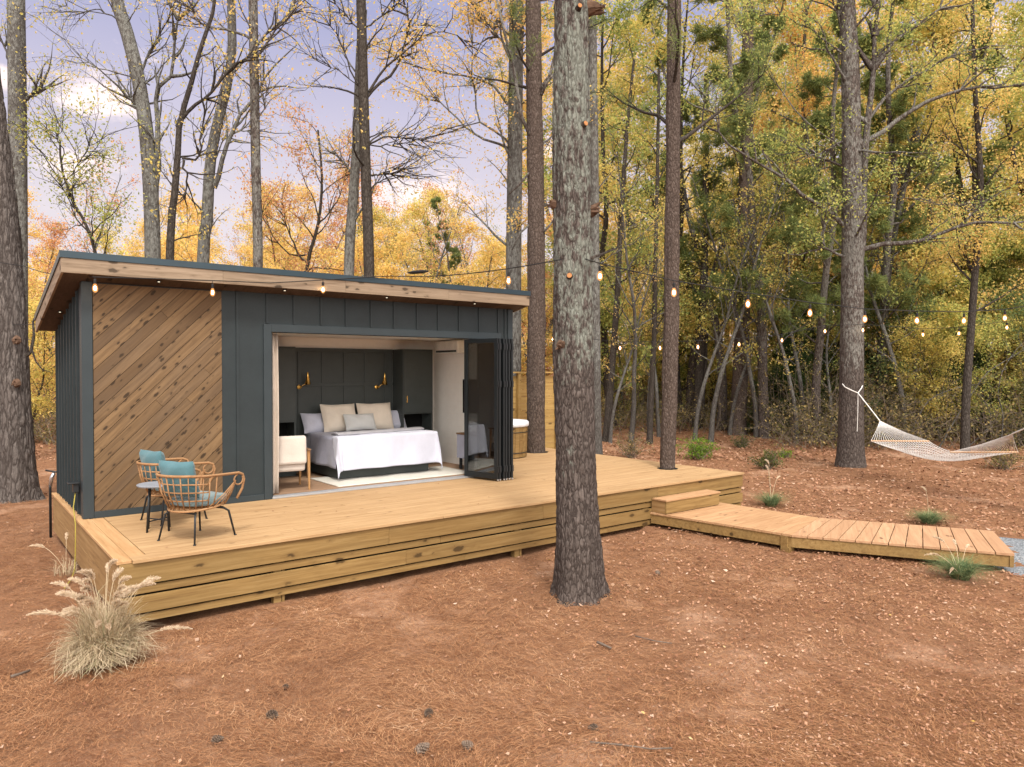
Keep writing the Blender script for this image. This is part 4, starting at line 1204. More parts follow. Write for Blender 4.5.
m = MB()
for i in range(NS * 2 + 1):
    m.tube([hpt(i / NS / 2, k / 24) for k in range(25)], .0055, 4, cap=False)
for k in range(1, NB):
    pl = [hpt((i + .25 * (-1) ** (i + k)) / 20 if 0 < i < 20 else i / 20, k / NB) for i in range(21)]
    m.tube(pl, .0055, 4, cap=False)
m.build('netting', 'cotton', ham, o6)
for apx, q0, q1 in ((ap1, b1a, b1b), (ap2, b2a, b2b)):
    m = MB()
    for i in range(NS * 2 + 1):
        a = i / NS / 2; p = q0 * (1 - a) + q1 * a
        m.tube([apx, apx * .5 + p * .5 - np.array([0, 0, .03]), p], .0055, 4, cap=False)
    m.build('clew_ropes', 'cotton', ham, o6)
htube('spreader_bar', [b1a, b1b], .019, 'bar'); htube('spreader_bar', [b2a, b2b], .019, 'bar')
htube('hanging_rope', [hx0, ap1], .014, 'rope')
htube('hanging_rope', [ap2, PD(1040, 422, 13.6), PD(1078, 402, 13.1)], .014, 'rope')
tc = PD(851, 393, 20.35)
wrap = [PD(842.5, 384, 20.25), PD(845, 387, 19.97), PD(852, 390.5, 19.93), hx0, PD(861.5, 388, 20.0), PD(863, 384.5, 20.25)]
htube('tree_loop', wrap, .014, 'rope')
htube('loose_rope_end', [hx0, hx0 + np.array([0, 0, -.5]), hx0 + np.array([.01, .02, -1.05])], .008, 'rope')

# ------------------------------------------------------------------ grasses
def blades(n, r0, h, spread, wd_, droop, g):
    """n curved blades as strips of 4 quads"""
    a = g.uniform(0, 2 * np.pi, n); rr = r0 * np.sqrt(g.uniform(0, 1, n)); hh = h * g.uniform(.5, 1.15, n); sp = spread * g.uniform(.15, 1.15, n)
    az = a + g.normal(size=n) * .8
    base = np.stack([rr * np.cos(a), rr * np.sin(a), np.zeros(n)], 1)
    side = np.stack([-np.sin(az), np.cos(az), np.zeros(n)], 1) * (wd_ * g.uniform(.6, 1.2, n) / 2)[:, None]
    k = 6; V = []
    dr = droop * g.uniform(.5, 1.3, n)
    for i in range(k):
        s_ = i / (k - 1)
        x = sp * s_ ** 1.5; zz = hh * (s_ - dr * s_ ** 2.6)
        wob = np.sin(s_ * 4.5 + a * 3) * .45
        c = base + np.stack([np.cos(az + wob) * x, np.sin(az + wob) * x, np.maximum(zz, .004)], 1)
        w = (1 - s_ * .85)
        V += [c - side * w, c + side * w]
    V = np.stack(V, 1).reshape(-1, 3)
    b = (np.arange(n) * 2 * k)[:, None]
    Fq = np.concatenate([b + [2 * i, 2 * i + 1, 2 * i + 3, 2 * i + 2] for i in range(k - 1)], 0)
    return V, Fq


def grass(name, label, p, n, r0, h, spread, w, droop, mat, plumes, seed, group=None, lean=None):
    g = np.random.default_rng(seed)
    t_ = thing(name, label, 'ornamental grass', p, 0, group)
    v, f = blades(n, r0, h, spread, w, droop, g); npmesh('blades', v, f, mat, t_)
    for (az, out, hh, ln, wdt) in plumes:
        az = R(az); k = 10
        st_ = [Vector((math.cos(az) * out * (i / k) ** 1.4, math.sin(az) * out * (i / k) ** 1.4, hh * (i / k) - .12 * hh * (i / k) ** 4)) for i in range(k + 1)]
        m = MB(); m.tube(st_, .003, 4); pl = m.build('plume_stem', 'dryblade', t_)
        # feathery head: fine hairs along the end of the stem, bending over
        tip = st_[-1]; d_ = (st_[-1] - st_[-2]).normalized()
        nh = 420; s_ = g.uniform(0, 1, nh)
        bend = np.array([math.cos(az), math.sin(az), -.9]); 
        c = np.array(tip)[None] + (np.array(d_)[None] * s_[:, None] + bend[None] * (s_ ** 2.2)[:, None] * .45) * ln
        hd = rand_dirs(nh, g) * .8 + np.array(d_)[None] * 1.1 + bend[None] * (s_ * .8)[:, None]
        hd /= np.linalg.norm(hd, axis=1, keepdims=True)
        lh = wdt * np.sin(np.clip(s_ * .85 + .12, 0, 1) * np.pi) ** .6 * g.uniform(.5, 1.2, nh)
        sd = np.cross(hd, rand_dirs(nh, g)); sd /= np.linalg.norm(sd, axis=1, keepdims=True); sd *= .0028
        e = c + hd * lh[:, None]
        V = np.stack([c - sd, c + sd, e + sd * .4, e - sd * .4], 1).reshape(-1, 3)
        npmesh('plume', V, np.arange(4 * nh).reshape(-1, 4), 'plume', pl)
    return t_


gp_ = PZ(104, 662, .03)
gg = np.random.default_rng(55); pls = []
for k in range(34):
    az = gg.uniform(80, 290) if k < 22 else gg.uniform(-70, 80); out = gg.uniform(.04, .34); pls.append((az, out, gg.uniform(.62, 1.1) - .7 * out, gg.uniform(.12, .18), gg.uniform(.035, .055)))
pls += [(352, .46, .24, .2, .045), (165, .36, .55, .18, .045)]
t_ = grass('dry_grass_clump', 'large dry straw coloured plume grass clump at the near deck corner', gp_, 2700, .16, .56, .33, .012, .7, 'dryblade', pls, 5)
v, f = blades(1300, .15, .76, .24, .011, .4, gg); npmesh('blades', v, f, 'dryblade', t_)
v, f = blades(450, .18, .30, .38, .013, .85, gg); npmesh('blades', v, f, 'dryblade', t_)
for (u_, v_, n_, h_, sp, lab, pl) in ((771, 505, 700, .42, .42, 'blue green grass tuft with tall thin plumes behind the boardwalk near the step', [(60, .12, .80, .16, .03), (100, .05, .95, .15, .03), (0, .2, .6, .12, .03)]),
                                     (929, 525, 800, .36, .40, 'small green grass tuft behind the outer end of the boardwalk', [(90, .05, .62, .14, .025)]),
                                     (960, 583, 1000, .42, .42, 'mixed green and straw grass clump in front of the boardwalk end', [(30, .3, .42, .16, .035), (10, .35, .38, .15, .03), (150, .3, .36, .15, .03), (190, .4, .25, .14, .03), (80, .2, .48, .15, .03)])):
    p = PZ(u_, v_, .0); p[2] = gz(p[0], p[1])
    grass('grass_tuft', lab, p, n_, .10, h_, sp, .008, .55, 'greenblade', pl, int(u_), 'young grass tufts by the boardwalk')
# a few wisps of dry grass along the left deck side
for (u_, v_, lab) in ((66, 575, 'thin dry grass wisps against the left deck skirting'),):
    p = PZ(u_, v_, .0); grass('dry_grass_wisp', lab, p, 90, .14, .34, .22, .006, .5, 'dryblade', [(150, .25, .42, .15, .04), (80, .12, .5, .14, .035)], 77)

# ------------------------------------------------------------------ pine cones, sticks
def cone_mesh(g):
    m = MB(); n = 70
    for i in range(n):
        s_ = i / n; a = i * 2.399; zz = .085 * s_; r_ = .036 * math.sin(math.pi * min(1, s_ * .75 + .25)) + .006
        p = Vector((r_ * .35 * math.cos(a), r_ * .35 * math.sin(a), zz)); e = Vector((r_ * math.cos(a), r_ * math.sin(a), zz + .016))
        sd = Vector((-math.sin(a), math.cos(a), 0)) * .0085
        m.add([p - sd * .5, p + sd * .5, e + sd, e - sd, e + Vector((0, 0, -.006))], [(0, 1, 2, 3), (3, 2, 4), (0, 3, 4), (1, 4, 2)])
    return m


pc = None
for (u_, v_, sc, rzz, lab) in ((268, 718, 1.1, 20, 'open dark pine cone on the straw, nearest to the dry grass clump'), (416, 755, 1.25, 100, 'open dark pine cone at the bottom edge, left one of the close pair'), (473, 751, 1.0, 200, 'small dark pine cone beside a yellow leaf, right one of the close pair'), (431, 714, .9, 300, 'dark pine cone half sunk in straw above the close pair'),
                           (211, 745, .9, 60, 'faint flattened pine cone low at the bottom left'), (658, 576, .95, 140, 'dark pine cone on open straw between the big pine and the boardwalk'), (598, 731, .85, 250, 'dark pine cone lying alone below the big pine trunk'), (283, 690, .6, 30, 'tiny pine cone just above the cone nearest the dry grass')):
    p = PZ(u_, v_, .0); p[2] = gz(p[0], p[1]) + .012
    if pc is None: pc = cone_mesh(rs).build('pine_cone', 'cone'); o = pc
    else: o = pc.copy(); COL.objects.link(o)
    o.location = p; o.rotation_euler = (R(75), 0, R(rzz)); o.scale = (sc * .9, sc * .9, sc * 1.0)
    tag(o, lab, 'pine cone', 'fallen pine cones')
for (pts, r_, lab) in (([(590, 748), (622, 752), (650, 757), (672, 758)], .008, 'thin dark fallen twig at the bottom edge below the big pine'), ([(597, 649), (604, 651), (611, 655)], .014, 'short pale broken stick in front of the big pine'), ([(11, 683), (20, 680), (30, 676)], .014, 'grey fallen stick at the far left of the yard'), ([(635, 643), (655, 648), (672, 651)], .007, 'thin bent twig right of the short pale stick')):
    pp = [PZ(a_, b_, .0) for a_, b_ in pts]; pp = [(p[0], p[1], float(gz(p[0], p[1])) + .03 + rs.uniform(0, .012)) for p in pp]
    m = MB(); m.tube(pp, [r_ * (1 - .4 * i / len(pp)) for i in range(len(pp))], 6); o = m.build('fallen_stick', 'twig', origin=pp[0], smooth=True); tag(o, lab, 'stick', 'fallen sticks')

# ------------------------------------------------------------------ trees
def tubes_np(lines):
    """lines: [(pts (k,3), radii (k,), nseg)] -> verts, quads"""
    V, Q, n0 = [], [], 0
    for pts, rad, ns_ in lines:
        pts = np.asarray(pts, float); k = len(pts)
        d = np.gradient(pts, axis=0); d /= np.linalg.norm(d, axis=1, keepdims=True) + 1e-9
        ref = np.array([1., 0, 0]) if abs(d[0, 0]) < .8 else np.array([0, 1., 0])
        u = np.cross(d, ref); u /= np.linalg.norm(u, axis=1, keepdims=True) + 1e-9
        w = np.cross(d, u)
        a = np.arange(ns_) * 2 * np.pi / ns_
        ring = pts[:, None] + (u[:, None] * np.cos(a)[None, :, None] + w[:, None] * np.sin(a)[None, :, None]) * np.asarray(rad)[:, None, None]
        V.append(ring.reshape(-1, 3))
        i = np.arange(k - 1)[:, None] * ns_; j = np.arange(ns_)[None]; j2 = (j + 1) % ns_
        Q.append((np.stack([i + j, i + j2, i + ns_ + j2, i + ns_ + j], -1).reshape(-1, 4)) + n0)
        n0 += k * ns_
    return np.concatenate(V), np.concatenate(Q)


def resample(pts, n):
    pts = np.asarray(pts, float); s_ = np.r_[0, np.cumsum(np.linalg.norm(np.diff(pts, axis=0), axis=1))]
    tt = np.linspace(0, s_[-1], n)
    # smooth interpolation (Catmull-Rom through the points)
    out = []
    for t_ in tt:
        i = min(max(np.searchsorted(s_, t_) - 1, 0), len(pts) - 2); f = (t_ - s_[i]) / max(s_[i + 1] - s_[i], 1e-9)
        p0 = pts[max(i - 1, 0)]; p1 = pts[i]; p2 = pts[i + 1]; p3 = pts[min(i + 2, len(pts) - 1)]
        out.append(.5 * ((2 * p1) + (-p0 + p2) * f + (2 * p0 - 5 * p1 + 4 * p2 - p3) * f * f + (-p0 + 3 * p1 - 3 * p2 + p3) * f ** 3))
    return np.array(out)


def branch_path(g, p, d, ln, n, curl, lift):
    pts = [np.array(p, float)]; d = np.array(d, float); d /= np.linalg.norm(d)
    for i in range(n):
        d = d + g.normal(size=3) * curl + np.array([0, 0, lift]); d /= np.linalg.norm(d)
        pts.append(pts[-1] + d * ln / n)
    return np.array(pts)


def grow(g, path, r0, r1, nb, t0, blen, elev=(15, 55), sub=5, twigs=3, lift=.06, curl=.16, taper=.75, nseg=9, detail=1.):
    """trunk path -> tubes and leaf anchor points. blen(t) gives limb length at height fraction t."""
    tr = resample(path, 22); n = len(tr)
    rad = r0 + (r1 - r0) * np.linspace(0, 1, n) ** taper
    rad = rad * (1 + .45 * np.exp(-(tr[:, 2] - tr[0, 2]) / .4))
    if tr[-1, 2] - tr[0, 2] > 6:
        ex = resample(tr[:3], 8); tr = np.concatenate([ex[:-1], tr[2:]]); hh = tr[:, 2] - tr[0, 2]
        rad = (r0 + (r1 - r0) * np.clip(hh / hh[-1], 0, 1) ** taper) * (1 + .28 * np.exp(-hh / .35))
        n = len(tr)
    lines = [(tr, rad, nseg)]; anc = []
    az0 = g.uniform(0, 6.28)
    for i in range(nb):
        t_ = t0 + (1 - t0) * ((i + g.uniform(0, .9)) / nb) ** .9; t_ = min(t_, .985)
        fi = t_ * (n - 1); a = int(fi); p = tr[a] + (tr[min(a + 1, n - 1)] - tr[a]) * (fi - a)
        az = az0 + i * 2.399 + g.normal() * .5; el = R(g.uniform(*elev))
        ln = blen(t_) * g.uniform(.65, 1.25)
        if ln < .15: continue
        d = np.array([math.cos(az) * math.cos(el), math.sin(az) * math.cos(el), math.sin(el)])
        bp = branch_path(g, p, d, ln, 7, curl, lift)
        rb = min(rad[a] * .5, .012 + ln * .014); br = np.linspace(rb, .006, 8)
        lines.append((bp, br, 5))
        for j in range(sub):
            s_ = .25 + .75 * (j + g.uniform(0, 1)) / sub; k = min(int(s_ * 7), 6); f = min(s_ * 7 - k, 1)
            q_ = bp[k] + (bp[k + 1] - bp[k]) * f
            dd = (bp[k + 1] - bp[k]); dd /= np.linalg.norm(dd)
            dd = dd + rand_dirs(1, g)[0] * .85
            l2 = ln * g.uniform(.22, .48) * (1.15 - .5 * s_)
            sp = branch_path(g, q_, dd, l2, 4, curl * 1.2, lift * .6)
            lines.append((sp, np.linspace(max(rb * .45 * (1 - .5 * s_), .006), .004, 5), 3))
            anc += [sp[2], sp[3], sp[4]]
            for w in range(twigs):
                kk = g.integers(1, 5); dt = (sp[kk] - sp[kk - 1]); dt /= np.linalg.norm(dt); dt = dt + rand_dirs(1, g)[0] * .9
                tp = branch_path(g, sp[kk], dt, l2 * g.uniform(.3, .6), 3, curl * 1.3, 0)
                lines.append((tp, np.linspace(.006, .003, 4), 3))
                anc += [tp[1], tp[2], tp[3]]
    return lines, np.array(anc) if anc else np.zeros((0, 3))


def crown_leaves(g, anc, n, size, spread, mask=None):
    w = np.exp(g.normal(size=len(anc)) * .9); k = g.choice(len(anc), n, p=w / w.sum())
    c = anc[k] + g.normal(size=(n, 3)) * np.array([spread, spread, spread * .6]) * g.uniform(.5, 1.1, (n, 1))
    return leaf_quads(c, size * g.uniform(.55, 1.3, n), g, .5)


def needle_tufts(g, anc, n_per, ln, wd_=.012):
    n = len(anc) * n_per
    c = np.repeat(anc, n_per, 0) + g.normal(size=(n, 3)) * .05
    d = rand_dirs(n, g); d[:, 2] += .25; d /= np.linalg.norm(d, axis=1, keepdims=True)
    s_ = np.cross(d, rand_dirs(n, g)); s_ /= np.linalg.norm(s_, axis=1, keepdims=True); s_ *= wd_ / 2
    e = c + d * (ln * g.uniform(.6, 1.2, n))[:, None]
    V = np.stack([c - s_, c + s_, e + s_ * .3, e - s_ * .3], 1).reshape(-1, 3)
    return V, np.arange(4 * n).reshape(-1, 4)


def tree_obj(name, label, cat, base, lines, bark, leaf=None, leafmat=None, group=None, rz=0.):
    t_ = thing(name, label, cat, base, rz, group)
    v, f = tubes_np(lines); npmesh('trunk', v, f, bark, t_, smooth=True)
    if leaf is not None: npmesh('crown', leaf[0], leaf[1], leafmat, t_)
    return t_


def big_trunk(path, radii, g, nseg=72, per=16, flare=1.45, amp=.018, plate=(.06, .10)):
    """a close trunk with real bark relief: plates set off by furrows"""
    ln = np.linalg.norm(np.diff(path, axis=0), axis=1).sum(); n = int(ln * per)
    tr = resample(path, n); hh = np.linspace(0, ln, n)
    r_ = np.interp(hh / ln, np.linspace(0, 1, len(radii)), radii)
    a = np.arange(nseg) * 2 * np.pi / nseg
    A, H = np.meshgrid(a, hh); Rr = np.broadcast_to(r_[:, None], A.shape).copy()
    root = np.exp(-H / .32) * (flare - 1)
    Rr *= 1 + root * (1 + .45 * np.cos(A * 3 + 1.) + .3 * np.cos(A * 5 + 2))
    # plates: cells in (arc, height)
    cu = np.cos(A) * 1.0; cv = np.sin(A)
    arc = A * r_.mean() / plate[0] + .5 * fbm(H * 1.3, A * 2, 2); hgt = H / plate[1]
    col = np.floor(arc); fx = arc - col
    sh = _h(col.astype(int), np.full(col.shape, 7)) * .5
    wy = hgt + sh + .25 * vnoise(arc * 2, hgt * 2); fy_ = wy - np.floor(wy)
    edge = np.minimum(np.minimum(fx, 1 - fx) * 3.2, np.minimum(fy_, 1 - fy_) * 6)
    rel = np.clip(edge, 0, 1) ** .5
    rnd = _h(col.astype(int), np.floor(wy).astype(int)) * .35
    Rr += amp * (rel - .6 + rnd * rel) + .012 * fbm(A * 2.0 + 3, H * 1.0, 2) + .004 * fbm(A * 12, H * 9, 2)
    V = np.stack([tr[:, None, 0] + np.cos(A) * Rr, tr[:, None, 1] + np.sin(A) * Rr, np.broadcast_to(tr[:, None, 2], A.shape)], -1).reshape(-1, 3)
    i = np.arange(n - 1)[:, None] * nseg; j = np.arange(nseg)[None]; j2 = (j + 1) % nseg
    Q = np.stack([i + j, i + j2, i + nseg + j2, i + nseg + j], -1).reshape(-1, 4)
    return V, Q


def up_path(pix, dep, top=None):
    """trunk centre line read at pixels, dep metres ahead; carried on upward to height top"""
    p = [PD(u_, v_, dep) for u_, v_ in pix]
    if top is not None and p[-1][2] < top:
        d = p[-1] - p[-2]; d = d / np.linalg.norm(d); d = d * .6 + np.array([0, 0, .5])
        while p[-1][2] < top: p.append(p[-1] + d / np.linalg.norm(d) * 1.6)
    p = np.array(p); return p


def stub(parent, p, d, ln, r_, cut=True):
    d = Vector(d).normalized(); p = Vector(p); gq = random.Random(int(1000 * (p.x + p.z)))
    m = MB()
    if cut:
        m.tube([p, p + d * ln * .5, p + d * ln], [r_ * 1.7, r_ * 1.25, r_], 12)
    else:                                               # a torn limb: swollen collar with ragged splinters
        m.tube([p - d * .02, p + d * ln * .35, p + d * ln * .7, p + d * ln * .8], [r_ * 1.9, r_ * 1.5, r_ * 1.0, r_ * .5], 9)
        for k in range(9):
            a = d.orthogonal().normalized(); a.rotate(Matrix.Rotation(gq.uniform(0, 6.28), 3, d)); o_ = a * r_ * gq.uniform(.3, 1.1)
            b_ = p + d * ln * .3 + o_; e_ = b_ + (d + a * gq.uniform(-.2, .5)).normalized() * ln * gq.uniform(.4, 1.0) + Vector((0, 0, gq.uniform(-.03, .03)))
            m.tube([b_, b_.lerp(e_, .6), e_], [r_ * .45, r_ * .3, .004], 5)
        m.v = [(x + gq.uniform(-1, 1) * r_ * .13, y + gq.uniform(-1, 1) * r_ * .13, z_ + gq.uniform(-1, 1) * r_ * .13) for x, y, z_ in m.v]
    b = m.build('branch_stub', 'bark_dark' if cut else 'torn', parent, smooth=False)
    if cut:
        m = MB(); m.tube([p + d * (ln + .001), p + d * (ln + .006)], [r_ * .92, r_ * .9], 12); m.build('cut_face', 'cutwood', b)


pine_blen = lambda L_: (lambda t_: L_ * (1.1 - .8 * max(0, (t_ - .5) / .5)))


def pine_crown(g, path, r0, nb=16, L_=2.6, t0=.6):
    return grow(g, path, r0, .05, nb, t0, pine_blen(L_), (0, 40), 6, 2, .05, .14)


def fwd(p): return -(np.array(p) - CAM)


# T1: the big lichened pine in the foreground
g = np.random.default_rng(21)
base = PZ(579, 601, .0); base[2] = float(gz(base[0], base[1])) - .06
pix = [(579.5, 606), (578, 540), (576, 470), (574.5, 400), (573.5, 320), (572.5, 250), (572, 150), (571.2, 0)]
pth = up_path(pix, 8.53); pth[0] = base
pth = np.concatenate([pth, [pth[-1] + (.0, .05, 2.5), pth[-1] + (.05, .1, 5.5), pth[-1] + (.1, .1, 9)]])
loc = pth - base
zz = loc[:, 2]; t1r = np.interp(np.linspace(0, zz[-1], 12), [0, .4, 1.2, 3, 5, 7.2, 16], [.27, .245, .235, .225, .213, .195, .08])
T1 = thing('pine_tree', 'big foreground pine with pale lichen patches standing in front of the deck', 'tree', base)
v, f = big_trunk(loc, t1r, g, 120, 30, 1.30, .016, (.055, .095))
npmesh('trunk', v, f, 'bark_lichen', T1, smooth=False)
ln_, an_ = grow(g, loc[-3:], .14, .05, 14, .1, lambda t_: 2.6 * (1.2 - t_), (0, 40), 6, 2)
v, f = tubes_np(ln_[1:]); npmesh('crown_limbs', v, f, 'bark_dark', T1, smooth=True)
v, f = needle_tufts(g, an_, 10, .2); npmesh('crown', v, f, 'needle', T1)
tow = fwd(base); tow[2] = 0; tow /= np.linalg.norm(tow); sr = RT
for (u_, v_, ox, k, ln2, r2, cut) in ((578, 17, .3, .8, .05, .027, True), (583, 130, .55, .7, .04, .03, True), (574, 279, -.1, .9, .04, .032, True), (563, 345, -.6, .7, .05, .04, False), (592, 212, 1., .12, .12, .05, False), (556, 205, -1., .1, .08, .045, False), (584, 10, .95, .1, .16, .055, False)):
    r_here = .205
    d = sr * ox + tow * k; d /= np.linalg.norm(d)
    c = PD(572, v_, 8.53); p = c + d * (r_here - .03) - base
    stub(T1, p, d + np.array([0, 0, .15]), ln2 + .03, r2, cut)
m = MB()  # a thin bare limb to the right
m.tube([Vector(PD(588, 259, 8.45) - base), Vector(PD(605, 253, 8.5) - base), Vector(PD(622, 246, 8.6) - base)], [.02, .014, .006], 6); m.each('bare_limb', 'bark_dark', T1)

# T2: left pine leaning out of the picture
base = PZ(19, 505, .0); base[2] = float(gz(base[0], base[1])) - .05
pth = up_path([(19.5, 508), (16.5, 440), (14, 374), (9.5, 280), (2, 190), (-8, 110), (-22, 0)], 14.7); pth[0] = base
pth = np.concatenate([pth, [pth[-1] + (-.4, -.1, 3), pth[-1] + (-.6, -.2, 6)]]); loc = pth - base
T2 = thing('pine_tree', 'thick furrowed pine leaning left at the left edge beside the cabin', 'tree', base)
v, f = big_trunk(loc, np.interp(np.linspace(0, 1, 10), [0, .08, .3, .7, 1], [.32, .28, .24, .19, .08]), g, 72, 20, 1.35, .02, (.085, .24))
npmesh('trunk', v, f, 'bark_left', T2)
ln_, an_ = grow(g, loc[-3:], .14, .05, 12, .1, lambda t_: 2.6 * (1.2 - t_), (0, 40), 6, 2)
v, f = tubes_np(ln_[1:]); npmesh('crown_limbs', v, f, 'bark_dark', T2); v, f = needle_tufts(g, an_, 10, .2); npmesh('crown', v, f, 'needle', T2)
m = MB(); m.tube([Vector(PD(u_, v_, 14.6) - base) for u_, v_ in ((26, 356), (31, 352), (34, 335), (33, 322), (38, 310))], [.04, .03, .025, .02, .012], 6); m.tube([Vector(PD(u_, v_, 14.6) - base) for u_, v_ in ((32, 350), (36, 362), (43, 370), (51, 372))], [.02, .015, .012, .006], 5); m.each('bare_limb', 'bark_dark', T2)
for v_ in (340, 383): stub(T2, PD(16, v_, 14.42) - base, tow, .05, .05, False)

# T14: slim pine through the deck, T11: pine through the deck by the fence
def deck_pine(c, label, u_pts, dep, rr_, bark, seed, nb):
    g = np.random.default_rng(seed)
    b = np.array([c[0], c[1], 0.]); b[2] = float(gz(b[0], b[1])) - .05
    p = [b] + [PD(u_, v_, dep) for u_, v_ in u_pts]
    d = p[-1] - p[-2]; d /= np.linalg.norm(d)
    p += [p[-1] + d * 3, p[-1] + d * 6]; loc = np.array(p) - b
    T = thing('pine_tree', label, 'tree', b)
    v, f = big_trunk(loc, np.array(rr_), g, 48, 18, 1.15, .012, (.055, .11)); npmesh('trunk', v, f, bark, T)
    ln_, an_ = grow(g, loc[-4:], rr_[-1] * 1.2, .04, nb, .05, lambda t_: 2.3 * (1.2 - t_), (5, 45), 6, 2)
    v, f = tubes_np(ln_[1:]); npmesh('crown_limbs', v, f, 'bark_dark', T); v, f = needle_tufts(g, an_, 9, .2); npmesh('crown', v, f, 'needle', T)
    return T, b


deck_pine(T14, 'slim straight reddish pine growing through the open deck corner', [(667.5, 462), (669.5, 400), (671.5, 300), (673, 150), (674.5, 0)], 14.76, [.155, .148, .142, .135, .128, .115, .095], 'bark_red', 31, 9)
T, b = deck_pine(T11, 'knobbly pine growing through the deck in front of the wooden fence', [(536, 446), (536, 400), (536.5, 300), (536, 200), (534.5, 100), (533, 0)], 17.7, [.225, .215, .207, .198, .185, .17, .15, .12], 'bark_red', 32, 9)
m = MB()
for pl, r_ in (([(530, 135), (522, 118), (514, 70), (505, 35), (497, 0)], .05), ([(540, 90), (550, 75), (556, 50), (566, 20)], .045), ([(541, 235), (550, 225), (558, 214), (570, 205)], .03), ([(529, 225), (520, 233), (512, 250)], .028), ([(530, 172), (519, 185), (508, 195)], .03), ([(541, 95), (548, 80), (556, 72)], .05)):
    m.tube([Vector(PD(u_, v_, 17.6) - b) for u_, v_ in pl], [r_ * (1 - .6 * i / len(pl)) for i in range(len(pl))], 7)
m.each('bare_limb', 'bark_pine', T, smooth=True)


# traced trees behind the cabin and at the wood edge: trunk + limbs where the photo has them, leaves sparse
def traced(name, label, dep, trunk, rad, limbs, bark, leaves=0, lmat='lf_yellow', seed=1, top=None, nb=10, bl=1.8, t0=.45, size=.10, spread=.2, sub=4, tw=3, elev=(15, 60), group=None, pine=False):
    leaves = int(leaves * 1.5); size *= .78
    g = np.random.default_rng(seed)
    p = up_path(trunk, dep, top)
    gx, gy = p[0][0], p[0][1]; gzv = float(gz(gx, gy)) - .06
    b = np.array([gx, gy, gzv]); p = np.concatenate([[b], p]) if p[0][2] > gzv + .3 else np.concatenate([[b], p[1:]])
    loc = p - b
    ln_, an_ = grow(g, loc, rad[0], rad[1], nb, t0, lambda t_: bl * (1.15 - .6 * t_), elev, sub, tw, .05, .17, 1., 12)
    extra = []
    for pts, r0_, r1_ in limbs:
        lp = resample(np.array([PD(u_, v_, dep + dd * .0) for (u_, v_), dd in zip(pts, range(len(pts)))]) - b, 12)
        lp[1:] += np.cumsum(g.normal(size=(11, 3)) * .03, axis=0)
        ln_.append((lp, np.linspace(r0_, r1_ * .4, 12) * .74, 7))
        for j in range(11):
            k = g.integers(3, 12); dd = lp[k] - lp[k - 1]; dd /= np.linalg.norm(dd) + 1e-9; dd = dd + rand_dirs(1, g)[0] * .7
            sp = branch_path(g, lp[k], dd, g.uniform(.5, 1.5), 4, .2, .05); ln_.append((sp, np.linspace(r1_ * .8 + .004, .004, 5), 4)); extra += [sp[2], sp[3], sp[4]]
            for w in range(4):
                tp = branch_path(g, sp[g.integers(1, 5)], dd + rand_dirs(1, g)[0] * .9, g.uniform(.25, .7), 3, .2, .0); ln_.append((tp, np.linspace(.005, .003, 4), 3)); extra += [tp[1], tp[2], tp[3]]
    if extra: an_ = np.concatenate([an_, np.array(extra)]) if len(an_) else np.array(extra)
    lf = None
    if leaves and len(an_): lf = needle_tufts(g, an_, 8, .2, .014) if pine else crown_leaves(g, an_, leaves, size, spread)
    return tree_obj(name, label, 'tree', b, ln_, bark, lf, lmat, group)


traced('oak_tree', 'grey trunk rising behind the leaning left pine into the open sky', 22, [(18, 470), (18, 300), (17.5, 120), (16, 0)], (.27, .22), [([(23, 100), (32, 92), (41, 88)], .09, .05), ([(10, 60), (4, 45), (-6, 36)], .05, .03)], 'bark_grey', 900, 'lf_yellow', 41, 19, 6, 2.2, .75)
traced('oak_tree', 'pale forked tree behind the roof with yellow leaves creeping up its trunk', 19, [(154, 480), (153, 300), (152, 220), (148, 150), (142, 100), (133, 55), (123, 20), (115, -5)], (.23, .15),
       [([(155, 200), (156, 140), (156, 100), (158, 90), (167, 86), (174, 76), (178, 58), (179, 30), (184, 5)], .12, .06), ([(144, 115), (134, 102), (126, 92)], .08, .04), ([(139, 75), (150, 55), (160, 45), (170, 30)], .05, .02), ([(120, 20), (100, 8), (80, 12), (60, 4)], .03, .012), ([(150, 85), (120, 75), (90, 60), (60, 30)], .03, .008)], 'bark_grey', 900, 'lf_yellow', 42, 13, 8, 1.9, .6)
traced('oak_tree', 'dark crooked slender tree behind the roof between two pale trunks', 17, [(169, 480), (170, 255), (175, 190), (178, 150), (180, 120), (188, 95), (196, 65), (202, 42), (208, 30), (213, 12), (216, -10)], (.145, .035),
       [([(183, 118), (205, 103), (225, 85), (240, 66), (255, 52), (275, 42)], .06, .03), ([(182, 158), (200, 158), (201, 130), (212, 105)], .04, .02), ([(184, 160), (190, 175), (188, 190), (180, 180)], .04, .02)], 'bark_dark', 500, 'lf_yellow', 43, None, 8, 1.2, .45)
traced('oak_tree', 'grey leaning tree with a smooth bulging fork behind the roof middle', 20, [(202, 480), (203, 262), (207, 220), (210, 165), (217, 125), (226, 90), (232, 50), (231, 0)], (.21, .11),
       [([(214, 188), (226, 150), (240, 118), (258, 98), (262, 85), (275, 68), (298, 48)], .10, .04), ([(222, 140), (238, 134), (252, 136)], .05, .02), ([(228, 75), (248, 60), (262, 40), (285, 20), (300, -5)], .06, .03)], 'bark_grey', 900, 'lf_gold', 44, 11, 8, 1.8, .55)
